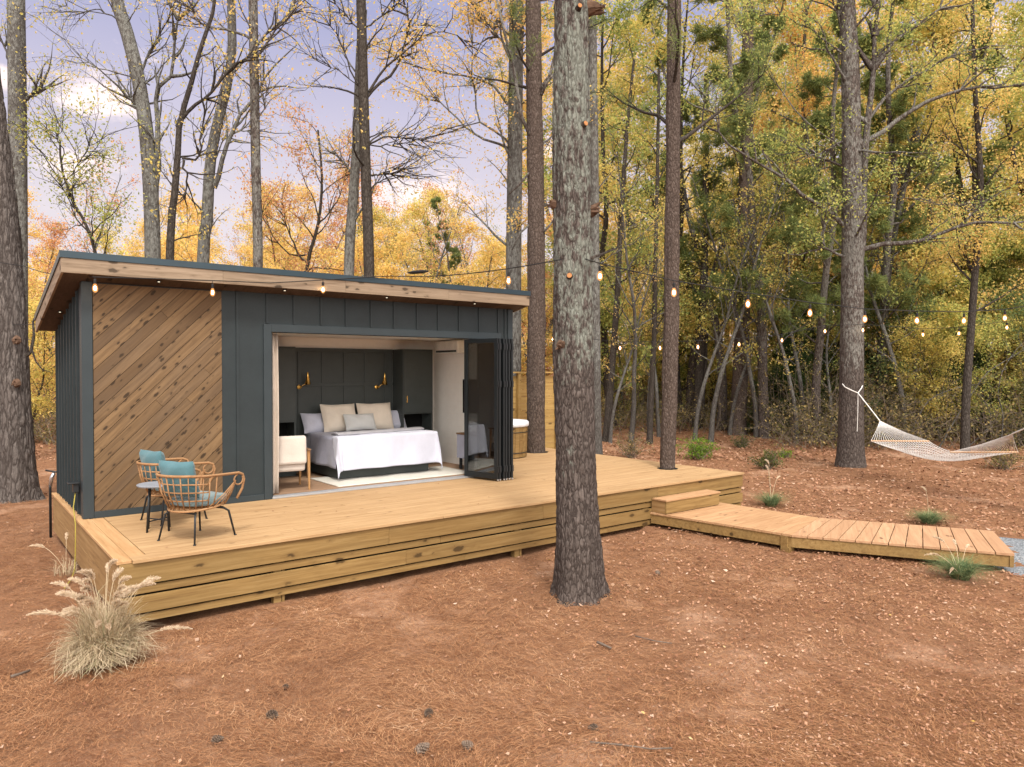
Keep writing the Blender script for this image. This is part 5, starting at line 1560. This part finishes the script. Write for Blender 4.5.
traced('pine_tree', 'straight dark slim pine trunk behind the roof left of the open doorway', 18, [(258.5, 480), (258, 260), (255.5, 150), (253, 0)], (.125, .105),
       [([(252, 40), (235, 28), (215, 22), (190, 10), (165, -5)], .05, .02), ([(255, 60), (270, 35), (285, 18), (298, -5)], .05, .02), ([(254, 90), (230, 70), (215, 40), (190, 15)], .03, .012), ([(257, 120), (268, 100), (272, 80)], .025, .012)], 'bark_pine', 900, 'lf_gold', 45, 14, 6, 1.6, .75)
traced('oak_tree', 'pale smooth bent trunk just left of a straight dark trunk above the doorway', 21, [(348, 490), (349, 270), (353, 200), (357, 140), (360, 60), (363, 10)], (.17, .12), [([(349, 172), (344, 160), (337, 150)], .04, .02), ([(358, 70), (372, 50), (395, 40), (430, 30)], .05, .02)], 'bark_grey', 700, 'lf_gold', 46, 12, 7, 2., .6)
traced('oak_tree', 'straight dark trunk with long thin bare limbs above the doorway', 19, [(370, 490), (369, 270), (366, 180), (363.5, 95), (361, 0)], (.15, .12),
       [([(367, 97), (378, 84), (395, 68), (404, 45), (411, 18), (407, -5)], .06, .03), ([(367, 145), (385, 138), (402, 138), (425, 141), (460, 137)], .035, .015), ([(367, 148), (385, 144), (405, 140)], .03, .015), ([(370, 175), (390, 171), (410, 170)], .04, .02), ([(371, 190), (382, 180), (396, 168)], .03, .012),
        ([(369, 92), (392, 60), (415, 42), (445, 30), (470, 36)], .05, .02), ([(362, 92), (350, 65), (342, 40), (320, 10)], .035, .015), ([(361, 30), (380, 15), (400, -5)], .04, .02), ([(361, 40), (345, 15), (330, -5)], .035, .02), ([(364, 90), (340, 72), (310, 60)], .02, .01)], 'bark_dark', 1100, 'lf_gold', 47, 12.5, 6, 1.8, .6)
traced('pine_tree', 'pale knotted pine trunk right behind the right end of the roof', 19.5, [(513, 470), (513.5, 280), (515, 150), (516.5, 0)], (.225, .185),
       [([(512, 60), (500, 35), (487, 15), (472, -6)], .055, .04), ([(514, 152), (500, 135), (478, 118), (470, 50), (474, 0)], .045, .02), ([(508, 105), (496, 88), (478, 80), (445, 72), (415, 65), (398, 58)], .05, .02), ([(508, 148), (480, 138), (455, 122), (430, 100), (405, 60)], .05, .02), ([(517, 55), (527, 30), (533, 0)], .05, .03), ([(513, 40), (498, 20), (484, -5)], .04, .02)], 'bark_grey', 7500, 'lf_gold', 48, 14, 14, 2.6, .5, .10, .3)
traced('oak_tree', 'greyish trunk partly hidden behind the big lichened pine', 22, [(597, 460), (596, 420), (595, 300), (594, 150), (592, 0)], (.17, .12), [([(596, 268), (612, 255), (640, 240), (655, 225)], .03, .012)], 'bark_grey', 1500, 'lf_yellow', 49, 14, 10, 2., .5)
traced('young_tree', 'thin leaning bare tree right of the big lichened pine at the wood edge', 27.5, [(606, 442), (611, 380), (617, 300), (622, 200), (628, 120), (634, 60)], (.15, .05), [([(612, 350), (640, 335), (655, 332)], .03, .01), ([(620, 230), (640, 225), (655, 205), (668, 195)], .03, .01)], 'bark_dark', 2200, 'lf_yellow', 50, None, 14, 1.8, .4)
traced('young_tree', 'slim mossy trunk just left of the slim reddish deck pine', 27, [(649.5, 440), (651, 400), (654, 340), (655, 280), (657, 200)], (.11, .05), [([(653, 335), (660, 322), (670, 318)], .05, .02)], 'bark_dark', 1500, 'lf_lime', 51, 13, 10, 1.8, .45)
traced('young_tree', 'paired dark trunk at the wood edge right of the slim reddish deck pine', 31, [(697, 428), (699, 380), (702, 330), (705, 240), (706, 150)], (.20, .10), [([(703, 420), (706, 370), (707, 330), (712, 280)], .12, .06), ([(701, 300), (690, 285), (688, 270)], .06, .03)], 'bark_dark', 2600, 'lf_lime', 52, 15, 12, 2.2, .4)
traced('pine_tree', 'stout reddish pine with flared base between the deck pine and hammock tree', 29.5, [(737, 438), (740, 380), (743, 300), (745, 200), (747, 100), (748, 0)], (.32, .2), [([(745, 160), (730, 140), (716, 125), (705, 95)], .07, .03)], 'bark_red', 2500, 'needle', 53, 18, 16, 2.6, .45, pine=True)
T = traced('hammock_tree', 'large twin stemmed tree the hammock is tied to', 20.4, [(850.5, 469), (851, 420), (852, 330), (852.5, 240), (851.5, 130), (850, 60), (846, -5)], (.34, .19),
       [([(855, 300), (861, 250), (864, 210), (868, 140), (871, 100), (873, 40), (878, -10)], .20, .13), ([(864, 249), (885, 243), (910, 241), (935, 235), (960, 225), (985, 222), (1024, 222), (1060, 212)], .10, .04), ([(846, 228), (830, 214), (808, 200), (785, 182), (760, 168), (738, 155), (715, 138), (708, 115), (700, 95)], .09, .04),
        ([(848, 262), (838, 255), (826, 245), (823, 232), (834, 215)], .06, .03), ([(868, 140), (885, 130), (905, 113), (930, 100), (965, 92), (1000, 90), (1040, 80)], .10, .04), ([(868, 120), (890, 90), (920, 70), (960, 48), (1010, 38)], .07, .03), ([(872, 60), (900, 35), (930, 15), (960, -10)], .07, .04), ([(850, 60), (828, 42), (800, 25), (770, 15)], .05, .02), ([(848, 140), (825, 152), (808, 160), (800, 152)], .06, .02),
        ([(873, 195), (905, 198), (940, 202), (980, 212), (1010, 222)], .02, .01), ([(850, 40), (838, 15), (826, -10)], .06, .03), ([(846, 150), (800, 120), (770, 90), (745, 60), (730, 20)], .03, .012)], 'bark_pine', 11000, 'lf_lime', 54, 15, 16, 2.8, .45, .10, .3)
traced('young_tree', 'thin dark tree with spreading twigs behind the far end of the hammock', 22, [(965, 455), (966, 400), (971, 330), (976, 260), (981, 200), (979, 150), (975, 90)], (.13, .05), [([(976, 290), (969, 255), (966, 230)], .05, .03), ([(981, 205), (1000, 190), (1024, 175), (1050, 160)], .04, .02), ([(979, 180), (965, 150), (955, 120), (960, 90)], .04, .02)], 'bark_dark', 6500, 'lf_gold', 55, 13, 14, 2.2, .4, .10, .3)
traced('anchor_tree', 'tree just beyond the right edge holding the hammock end', 13.0, [(1080, 560), (1080, 400), (1082, 250), (1084, 50)], (.21, .17), [], 'bark_pine', 1500, 'lf_gold', 56, 13, 8, 2., .6)
traced('young_tree', 'orange leaved young oak behind the roof left of the doorway trunks', 24, [(300, 480), (302, 330), (308, 262), (318, 225), (322, 180), (318, 130)], (.10, .03), [([(306, 262), (290, 235), (280, 200)], .05, .02), ([(318, 225), (335, 200), (345, 170)], .04, .015), ([(305, 255), (285, 250), (268, 215), (262, 190)], .04, .015)], 'bark_dark', 4800, 'lf_orange', 57, None, 16, 2.6, .35, .11, .28, 5, 3)
traced('young_tree', 'small yellow maple reaching over the left roof corner', 16.5, [(110, 470), (108, 330), (92, 240), (75, 205), (62, 170), (60, 140)], (.07, .02), [([(92, 240), (75, 215), (62, 185)], .03, .012), ([(66, 180), (85, 150), (105, 140)], .02, .008), ([(62, 160), (50, 140), (45, 120)], .02, .008)], 'bark_dark', 3000, 'lf_lime', 58, None, 14, 1.5, .5, .085, .22, 5, 3)

# ------------------------------------------------------------------ the wood behind: a few kinds, each tree its own object
def ground_at(u_, d_):
    lat = (u_ - 512) / F * d_
    x = CAM[0] + math.cos(YAW) * d_ + math.sin(YAW) * lat; y = CAM[1] + math.sin(YAW) * d_ - math.cos(YAW) * lat
    return (x, y, float(gz(x, y)) - .06)


def wobble_path(g, h, lean, n=8):
    p = [np.zeros(3)]; d = np.array([g.normal() * lean, g.normal() * lean, 1.])
    for i in range(n):
        d = d + np.array([g.normal() * .09, g.normal() * .09, 0]); d[2] = 1
        p.append(p[-1] + d / np.linalg.norm(d) * h / n)
    return np.array(p)


KINDS = {}


def kind(key, name, label, group, h, r, nb, t0, bl, leaves, size, spread, seed, bark, sub=5, tw=2, elev=(15, 55), conifer=None):
    g = np.random.default_rng(seed)
    ln_, an_ = grow(g, wobble_path(g, h, .05), r, r * .15, nb, t0, bl, elev, sub, tw, .05, .15, .9, 8)
    if conifer == 'pine': lf = needle_tufts(g, an_, leaves, .24, .026)
    elif conifer == 'cedar':
        n = leaves; k = g.integers(0, len(an_), n); c = an_[k] + g.normal(size=(n, 3)) * .12
        d = rand_dirs(n, g) * .6; d[:, 2] -= .25; d /= np.linalg.norm(d, axis=1, keepdims=True)
        s_ = np.cross(d, rand_dirs(n, g)); s_ /= np.linalg.norm(s_, axis=1, keepdims=True); s_ *= .016
        e = c + d * .2
        lf = (np.stack([c - s_, c + s_, e + s_ * .4, e - s_ * .4], 1).reshape(-1, 3), np.arange(4 * n).reshape(-1, 4))
    else: lf = crown_leaves(g, an_, leaves, size, spread)
    t_ = thing(name, label, 'tree', (0, 0, -500), 0, group)
    v, f = tubes_np(ln_); npmesh('trunk', v, f, bark, t_, smooth=True); npmesh('crown', lf[0], lf[1], 'lf_yellow', t_)
    KINDS[key] = [t_, 0]


dome = lambda L_: (lambda t_: L_ * (1.05 - 1.1 * abs(t_ - .6)))
kind('tall1', 'forest_tree', '', '', 18, .20, 30, .22, dome(3.2), 24000, .125, .34, 101, 'bark_grey')
kind('tall2', 'forest_tree', '', '', 16, .17, 28, .18, dome(3.0), 21000, .12, .34, 102, 'bark_dark')
kind('mid1', 'forest_tree', '', '', 10.5, .12, 26, .12, dome(2.6), 17000, .11, .32, 103, 'bark_dark')
kind('mid2', 'forest_tree', '', '', 8.5, .10, 24, .10, dome(2.5), 14000, .105, .30, 104, 'bark_grey')
kind('small', 'forest_tree', '', '', 5.5, .06, 22, .08, dome(1.9), 9000, .09, .26, 105, 'bark_dark')
kind('bare', 'forest_tree', '', '', 14, .14, 18, .40, dome(2.8), 1500, .13, .25, 106, 'bark_grey', 5, 3, (25, 65))
kind('pine', 'forest_tree', '', '', 19, .21, 30, .34, lambda t_: 2.9 * (1.15 - t_), 16, .2, .2, 107, 'bark_pine', 6, 2, (-5, 35), 'pine')
kind('cedar', 'cedar_tree', '', '', 6.5, .08, 56, .05, lambda t_: 1.9 * (1.05 - t_), 22000, .1, .1, 108, 'bark_red', 6, 2, (-5, 35), 'cedar')

GROUPS = {
    'lf_yellow': ('yellow leaved tree among the many in the wood behind the clearing', 'yellow trees of the wood'),
    'lf_gold': ('golden leaved tree among the many in the wood behind the clearing', 'golden trees of the wood'),
    'lf_orange': ('orange brown leaved tree among the many in the wood behind the clearing', 'orange trees of the wood'),
    'lf_lime': ('yellow green leaved tree among the many in the wood behind the clearing', 'yellow green trees of the wood'),
    'lf_green': ('green leaved tree among the many in the wood behind the clearing', 'green trees of the wood'),
    'needle': ('tall green needled pine among those in the wood behind the clearing', 'pines of the wood'),
    'cedar': ('dark green cedar in the understorey at the wood edge', 'cedars at the wood edge'),
}


def plant(key, u_, d_, mat, sc=1., rz=None, sz=None, label=None, group=None):
    t_, used = KINDS[key]
    rz = rs.uniform(0, 6.28) if rz is None else rz
    if used == 0: o = t_
    else: o = copy_tree(t_)
    KINDS[key][1] += 1
    if key == 'bare': la, gr = ('nearly bare grey tree with few leaves among those behind the clearing', 'bare trees of the wood')
    else: la, gr = GROUPS[mat]
    tag(o, label or la, 'tree', group or gr)
    o.location = ground_at(u_, d_); o.rotation_euler = (rs.normal() * .02, rs.normal() * .02, rz); o.scale = (sc, sc, sc if sz is None else sz)
    for ch in o.children:
        if ch.name.startswith('crown'):
            ch.material_slots[0].link = 'OBJECT'; ch.material_slots[0].material = M[mat]
    return o


def pick(*a): return a[int(rs.integers(0, len(a)))]


rs = np.random.default_rng(2024)
# left and middle: a low gold band behind the roof, sky above it
for u_ in np.arange(-130, 560, 34):
    d_ = rs.uniform(38, 60); v_top = rs.uniform(185, 232) + (25 if 20 < u_ < 110 else 0)
    h = 2.69 - 1.5 + (371 - v_top) / F * d_
    plant('mid1', u_ + rs.uniform(-12, 12), d_, pick('lf_gold', 'lf_orange', 'lf_gold', 'lf_yellow', 'lf_yellow'), h / 10.5 * 1.05)
for u_ in np.arange(-150, 600, 52):
    plant('mid2', u_ + rs.uniform(-15, 15), rs.uniform(29, 36), pick('lf_gold', 'lf_yellow', 'lf_gold', 'lf_gold'), rs.uniform(.75, 1.0))
for u_ in (60, 95, 235, 290, 395, 405, 443, 470, 488, 540):
    plant('bare', u_ + rs.uniform(-6, 6), rs.uniform(34, 46), pick('lf_gold', 'lf_lime', 'lf_orange'), rs.uniform(.72, 1.0))
for u_, d_ in ((430, 46), (470, 40)): plant('pine', u_, d_, 'needle', .62)
# right: a high wall of leaves
for k, u_ in enumerate(np.arange(560, 1200, 34)):
    plant(pick('tall1', 'tall2'), u_ + rs.uniform(-14, 14), rs.uniform(37, 54), pick('lf_gold', 'lf_yellow', 'lf_lime', 'lf_yellow') if u_ < 720 or u_ > 860 else pick('lf_yellow', 'lf_gold', 'lf_lime'), rs.uniform(1.0, 1.38))
for k, u_ in enumerate(np.arange(600, 1190, 48)):
    plant(pick('tall2', 'tall1'), u_ + rs.uniform(-16, 16), rs.uniform(31, 38) if u_ < 830 else rs.uniform(28, 34), pick('lf_yellow', 'lf_gold', 'lf_lime') if u_ < 710 or u_ > 880 else pick('lf_lime', 'lf_yellow', 'lf_gold'), rs.uniform(.9, 1.15))
for k, u_ in enumerate(np.arange(585, 1200, 42)):
    plant(pick('mid1', 'mid2'), u_ + rs.uniform(-14, 14), rs.uniform(32, 39) if u_ < 830 else rs.uniform(28, 36), pick('lf_lime', 'lf_yellow', 'lf_lime', 'lf_gold'), rs.uniform(.7, 1.))
for u_, d_ in ((655, 44), (690, 33), (722, 30.5), (765, 28.5), (800, 31), (818, 27.5), (838, 31), (885, 29), (915, 33), (960, 31), (1010, 30)): plant('pine', u_, d_, 'needle', rs.uniform(.9, 1.1))
for u_ in (612, 628, 645, 662, 690, 715, 733, 757, 795, 812, 830, 880, 900, 925, 945, 985, 1015, 1050):
    plant('bare', u_ + rs.uniform(-6, 6), rs.uniform(26.5, 31), pick('lf_lime', 'lf_yellow', 'lf_gold'), rs.uniform(.5, .8))
for u_, d_, s_ in ((768, 30.5, .85), (790, 31.5, .75), (778, 34, .9), (824, 30, .7), (893, 29, .62), (922, 30, .75), (720, 38, .7), (685, 40, .8), (948, 30, .6), (1000, 29, .7), (1050, 27, .8), (640, 40, .7)): plant('cedar', u_, d_, 'cedar', s_)
for u_, d_ in ((632, 37), (668, 36), (718, 34), (803, 31), (880, 28), (915, 29), (940, 27.5), (990, 27), (1020, 28), (1060, 26), (30, 27), (-20, 26), (70, 29)):
    plant('small', u_, d_, pick('lf_lime', 'lf_green', 'lf_yellow'), rs.uniform(.7, 1.))
for kk, (t_, used) in KINDS.items():
    if used == 0:
        for ch in list(t_.children): bpy.data.objects.remove(ch)
        bpy.data.objects.remove(t_)

# far mass of wood that closes the gaps at the skyline
n = 120000
u_ = rs.uniform(-400, 1500, n); d_ = rs.uniform(62, 80, n); lat = (u_ - 512) / F * d_
x = CAM[0] + math.cos(YAW) * d_ + math.sin(YAW) * lat; y = CAM[1] + math.sin(YAW) * d_ - math.cos(YAW) * lat
top = np.where(u_ < 560, 10.5, 17) + 3.0 * fbm(u_ / 45., np.zeros(n) + 3, 3)
zz = gz(x, y) + top * rs.uniform(0, 1, n) ** .8
v, f = leaf_quads(np.stack([x, y, zz], 1), .42 * rs.uniform(.5, 1.3, n), rs)
tag(npmesh('distant_woods', v, f, 'lf_gold'), 'far off golden autumn woods closing the view behind the trees', 'woods', kind='stuff')

# undergrowth along the wood edge: arching stems and dull leaves
def brush(n, ulo, uhi, dlo, dhi, hmax, leaves_per, name, label, seed, lm='brush'):
    g = np.random.default_rng(seed); lines = []; anc = []
    cu = g.uniform(ulo, uhi, n // 7); cd = g.uniform(dlo, dhi, n // 7)
    for i in range(n):
        k = g.integers(0, len(cu)); b = np.array(ground_at(cu[k] + g.normal() * 9, cd[k] + g.normal() * .5))
        h = hmax * g.uniform(.3, 1.0) * (.55 + .6 * abs(math.sin(k * 2.3)))
        bp = branch_path(g, b, [g.normal() * .5, g.normal() * .5, 1.], h, 7, .22, -.05)
        lines.append((bp, np.linspace(g.uniform(.006, .016), .003, 8), 3)); anc += list(bp[2:])
        for j in range(3):
            kk = g.integers(2, 7); sp = branch_path(g, bp[kk], rand_dirs(1, g)[0] + [0, 0, .2], h * .35, 4, .25, -.03)
            lines.append((sp, np.linspace(.005, .002, 5), 3)); anc += list(sp[1:])
    v, f = tubes_np(lines); tag(npmesh(name + '_stems', v, f, 'brushtwig'), 'tangle of thin stems in ' + label, 'undergrowth', kind='stuff')
    an = np.array(anc); v, f = crown_leaves(g, an, n * leaves_per, .095, .16)
    tag(npmesh(name + '_leaves', v, f, lm), 'dull small leaves of ' + label, 'undergrowth', kind='stuff')


brush(1700, 780, 1240, 25.5, 33, 4.0, 30, 'undergrowth', 'the brush behind the hammock', 61)
brush(900, 590, 800, 29, 40, 2.6, 26, 'thicket', 'the brush at the wood edge behind the deck', 62)
brush(700, -260, 330, 26, 38, 3.0, 26, 'underbrush', 'the brush behind the cabin and left pine', 63)

# pale arching bare saplings behind the hammock
for pts, dp, lab in (([(966, 440), (990, 425), (988, 408), (978, 395), (966, 388)], 26, 'pale arching dead sapling bent over behind the hammock'), ([(1000, 440), (1003, 415), (998, 395), (1003, 370), (1016, 350), (1024, 342)], 25, 'pale twisted sapling at the right edge behind the hammock'), ([(938, 440), (955, 420), (968, 400), (985, 375), (1003, 362), (1024, 350)], 25.5, 'thin grey dead branch slanting up behind the hammock'), ([(905, 440), (925, 405), (950, 390), (985, 383)], 26, 'thin curved bare stem low between hammock tree and dark tree')):
    b = PD(*pts[0], dp); b[2] = float(gz(b[0], b[1])) - .03
    lp = np.concatenate([[b], [PD(a_, c_, dp) for a_, c_ in pts[1:]]]) - b
    lp = resample(lp, 14); g = np.random.default_rng(int(dp * 10) + len(pts))
    lines = [(lp, np.linspace(.028, .006, 14), 6)]
    for j in range(8):
        k = g.integers(5, 14); sp = branch_path(g, lp[min(k, 13)], rand_dirs(1, g)[0] + [0, 0, .4], g.uniform(.4, 1.1), 5, .2, .02); lines.append((sp, np.linspace(.007, .003, 6), 4))
    v, f = tubes_np(lines); o = npmesh('bare_sapling', v, f, 'bark_grey', None, tuple(b), True); tag(o, lab, 'sapling', 'bare saplings behind the hammock')

# shrubs in the clearing
def shrub(u_, v_, h, w, n, mat, label, seed):
    g = np.random.default_rng(seed); p = PZ(u_, v_, .0); p[2] = float(gz(p[0], p[1])) - .02
    t_ = thing('shrub', label, 'shrub', p, 0, 'low shrubs in the clearing')
    lines = []; anc = []
    for i in range(26):
        bp = branch_path(g, [g.normal() * .05, g.normal() * .05, 0], [g.normal() * w / h * .8, g.normal() * w / h * .8, 1.], h * g.uniform(.6, 1.05), 5, .18, .02)
        lines.append((bp, np.linspace(.011, .003, 6), 4)); anc += list(bp[2:])
        for j in range(3):
            sp = branch_path(g, bp[g.integers(2, 5)], rand_dirs(1, g)[0] + [0, 0, .5], h * .3, 3, .2, 0); lines.append((sp, np.linspace(.005, .002, 4), 3)); anc += list(sp[1:])
    v, f = tubes_np(lines); npmesh('stems', v, f, 'brushtwig', t_); v, f = crown_leaves(g, np.array(anc), n, .05, .07); npmesh('leaves', v, f, mat, t_)


shrub(698, 460, .85, .85, 2600, 'shrub', 'bright green leafy shrub behind the deck corner', 71)
shrub(767, 469, .62, .45, 1500, 'darkshrub', 'small dark green upright shrub right of the bright green one', 72)
shrub(632, 458, .85, .6, 900, 'brush', 'sparse brownish shrub behind the deck left of the slim pine', 73)
shrub(742, 447, .6, .6, 900, 'darkshrub', 'low dull green shrub at the foot of the stout flared pine', 74)
shrub(785, 458, .3, .3, 400, 'shrub', 'tiny green seedling right of the small dark shrub', 75)
shrub(1005, 470, .9, .9, 1600, 'brush', 'dull brush clump under the right end of the hammock', 76)
shrub(618, 432, .7, .7, 900, 'darkshrub', 'low green shrub beside the thin leaning bare tree', 77)

# ------------------------------------------------------------------ sky, sun, camera
SUN_EL, SUN_AZ = R(52), math.atan2(-.62, -.30)           # sun stands high, behind and left of the camera
sd = Vector((math.cos(SUN_AZ) * math.cos(SUN_EL), math.sin(SUN_AZ) * math.cos(SUN_EL), math.sin(SUN_EL)))
w = bpy.data.worlds.new('World'); S.world = w; w.use_nodes = True
nt = w.node_tree; nt.nodes.clear()


def wn(ty, **kw):
    nd = nt.nodes.new(ty)
    for k, v in kw.items(): setattr(nd, k, v)
    return nd


sky = wn('ShaderNodeTexSky', sky_type='NISHITA', sun_disc=False, sun_elevation=SUN_EL, sun_rotation=math.atan2(sd.x, sd.y), air_density=1., dust_density=2., ozone_density=2.)
tc_ = wn('ShaderNodeTexCoord'); sep = wn('ShaderNodeSeparateXYZ'); nt.links.new(tc_.outputs['Generated'], sep.inputs[0])
mp = wn('ShaderNodeMapping'); mp.inputs['Scale'].default_value = (1, 1, 2.6); nt.links.new(tc_.outputs['Generated'], mp.inputs[0])
no = wn('ShaderNodeTexNoise'); no.inputs['Scale'].default_value = 3.1; no.inputs['Detail'].default_value = 6; no.inputs['Roughness'].default_value = .55; nt.links.new(mp.outputs[0], no.inputs['Vector'])
# thin high veil, thicker towards the horizon; unseen zenith brightened for soft top light
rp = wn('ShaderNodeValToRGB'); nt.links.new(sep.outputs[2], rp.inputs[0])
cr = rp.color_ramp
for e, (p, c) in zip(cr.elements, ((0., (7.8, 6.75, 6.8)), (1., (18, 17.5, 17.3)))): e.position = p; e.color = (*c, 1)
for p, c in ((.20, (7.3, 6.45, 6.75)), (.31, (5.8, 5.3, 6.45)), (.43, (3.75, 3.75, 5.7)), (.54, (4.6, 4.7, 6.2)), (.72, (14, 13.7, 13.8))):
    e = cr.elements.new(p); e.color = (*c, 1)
mix1 = wn('ShaderNodeMix', data_type='RGBA'); mix1.inputs[0].default_value = .85
nt.links.new(sky.outputs[0], mix1.inputs[6]); nt.links.new(rp.outputs[0], mix1.inputs[7])
acc = None                                               # a few soft cumulus puffs, placed where they stand in the sky
for (u_, v_, rad_) in ((98, 94, .064), (72, 100, .042), (0, 78, .04), (75, 168, .06), (420, 196, .10), (560, 150, .06), (1010, 40, .10)):
    dv = Vector(ray(u_, v_)).normalized()
    sb = wn('ShaderNodeVectorMath', operation='SUBTRACT'); nt.links.new(tc_.outputs['Generated'], sb.inputs[0]); sb.inputs[1].default_value = dv
    ml = wn('ShaderNodeVectorMath', operation='MULTIPLY'); nt.links.new(sb.outputs[0], ml.inputs[0]); ml.inputs[1].default_value = (1, 1, 2.0)
    le = wn('ShaderNodeVectorMath', operation='LENGTH'); nt.links.new(ml.outputs[0], le.inputs[0])
    mr = wn('ShaderNodeMapRange'); nt.links.new(le.outputs['Value'], mr.inputs[0]); mr.inputs[1].default_value = 0; mr.inputs[2].default_value = rad_; mr.inputs[3].default_value = 1; mr.inputs[4].default_value = 0
    if acc is None: acc = mr.outputs[0]
    else:
        mxn = wn('ShaderNodeMath', operation='MAXIMUM'); nt.links.new(acc, mxn.inputs[0]); nt.links.new(mr.outputs[0], mxn.inputs[1]); acc = mxn.outputs[0]
no.inputs['Scale'].default_value = 14
no.inputs['Detail'].default_value = 9; no.inputs['Roughness'].default_value = .68
ad = wn('ShaderNodeMath', operation='MULTIPLY_ADD'); nt.links.new(no.outputs[0], ad.inputs[0]); ad.inputs[1].default_value = 2.0; nt.links.new(acc, ad.inputs[2])
cl = wn('ShaderNodeMapRange', interpolation_type='SMOOTHSTEP'); cl.inputs[1].default_value = 1.15; cl.inputs[2].default_value = 1.75; cl.inputs[4].default_value = .85; nt.links.new(ad.outputs[0], cl.inputs[0])
mix2 = wn('ShaderNodeMix', data_type='RGBA'); nt.links.new(cl.outputs[0], mix2.inputs[0]); nt.links.new(mix1.outputs[2], mix2.inputs[6]); mix2.inputs[7].default_value = (10.5, 8.8, 8.3, 1)
# sky round the sun brightened behind the camera, added as frontal fill light
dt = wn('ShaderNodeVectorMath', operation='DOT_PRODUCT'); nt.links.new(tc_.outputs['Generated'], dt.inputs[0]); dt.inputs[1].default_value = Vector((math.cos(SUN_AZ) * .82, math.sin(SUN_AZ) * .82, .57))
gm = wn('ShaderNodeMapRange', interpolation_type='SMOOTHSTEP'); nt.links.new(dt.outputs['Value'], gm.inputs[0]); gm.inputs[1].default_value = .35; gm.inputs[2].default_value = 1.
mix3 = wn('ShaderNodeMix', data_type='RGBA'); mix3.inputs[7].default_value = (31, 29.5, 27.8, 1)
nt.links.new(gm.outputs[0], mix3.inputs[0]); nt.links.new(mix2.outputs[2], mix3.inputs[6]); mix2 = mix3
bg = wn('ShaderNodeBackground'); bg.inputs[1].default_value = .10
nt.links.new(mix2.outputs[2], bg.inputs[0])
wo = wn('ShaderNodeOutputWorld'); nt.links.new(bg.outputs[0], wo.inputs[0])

sl = bpy.data.lights.new('sun', 'SUN'); sl.energy = 2.6; sl.angle = R(10); sl.color = (1., .95, .87)
so = bpy.data.objects.new('sun', sl); COL.objects.link(so); so.rotation_euler = (-sd).to_track_quat('-Z', 'Y').to_euler()

cd = bpy.data.cameras.new('camera'); cd.sensor_width = 36; cd.lens = F / 1024 * 36; cd.clip_end = 2000; cd.clip_start = .05
co_ = bpy.data.objects.new('camera', cd); COL.objects.link(co_); co_.location = CAM; co_.rotation_euler = (R(90) - PIT, 0, YAW - R(90)); S.camera = co_

S.render.engine = 'CYCLES'
S.cycles.use_denoising = True
S.cycles.max_bounces = 8; S.cycles.diffuse_bounces = 4; S.cycles.transparent_max_bounces = 24; S.cycles.glossy_bounces = 4
S.cycles.sample_clamp_indirect = 8
S.view_settings.view_transform = 'Standard'; S.view_settings.look = 'None'; S.view_settings.exposure = .36; S.view_settings.gamma = 1
S.view_settings.use_curve_mapping = False
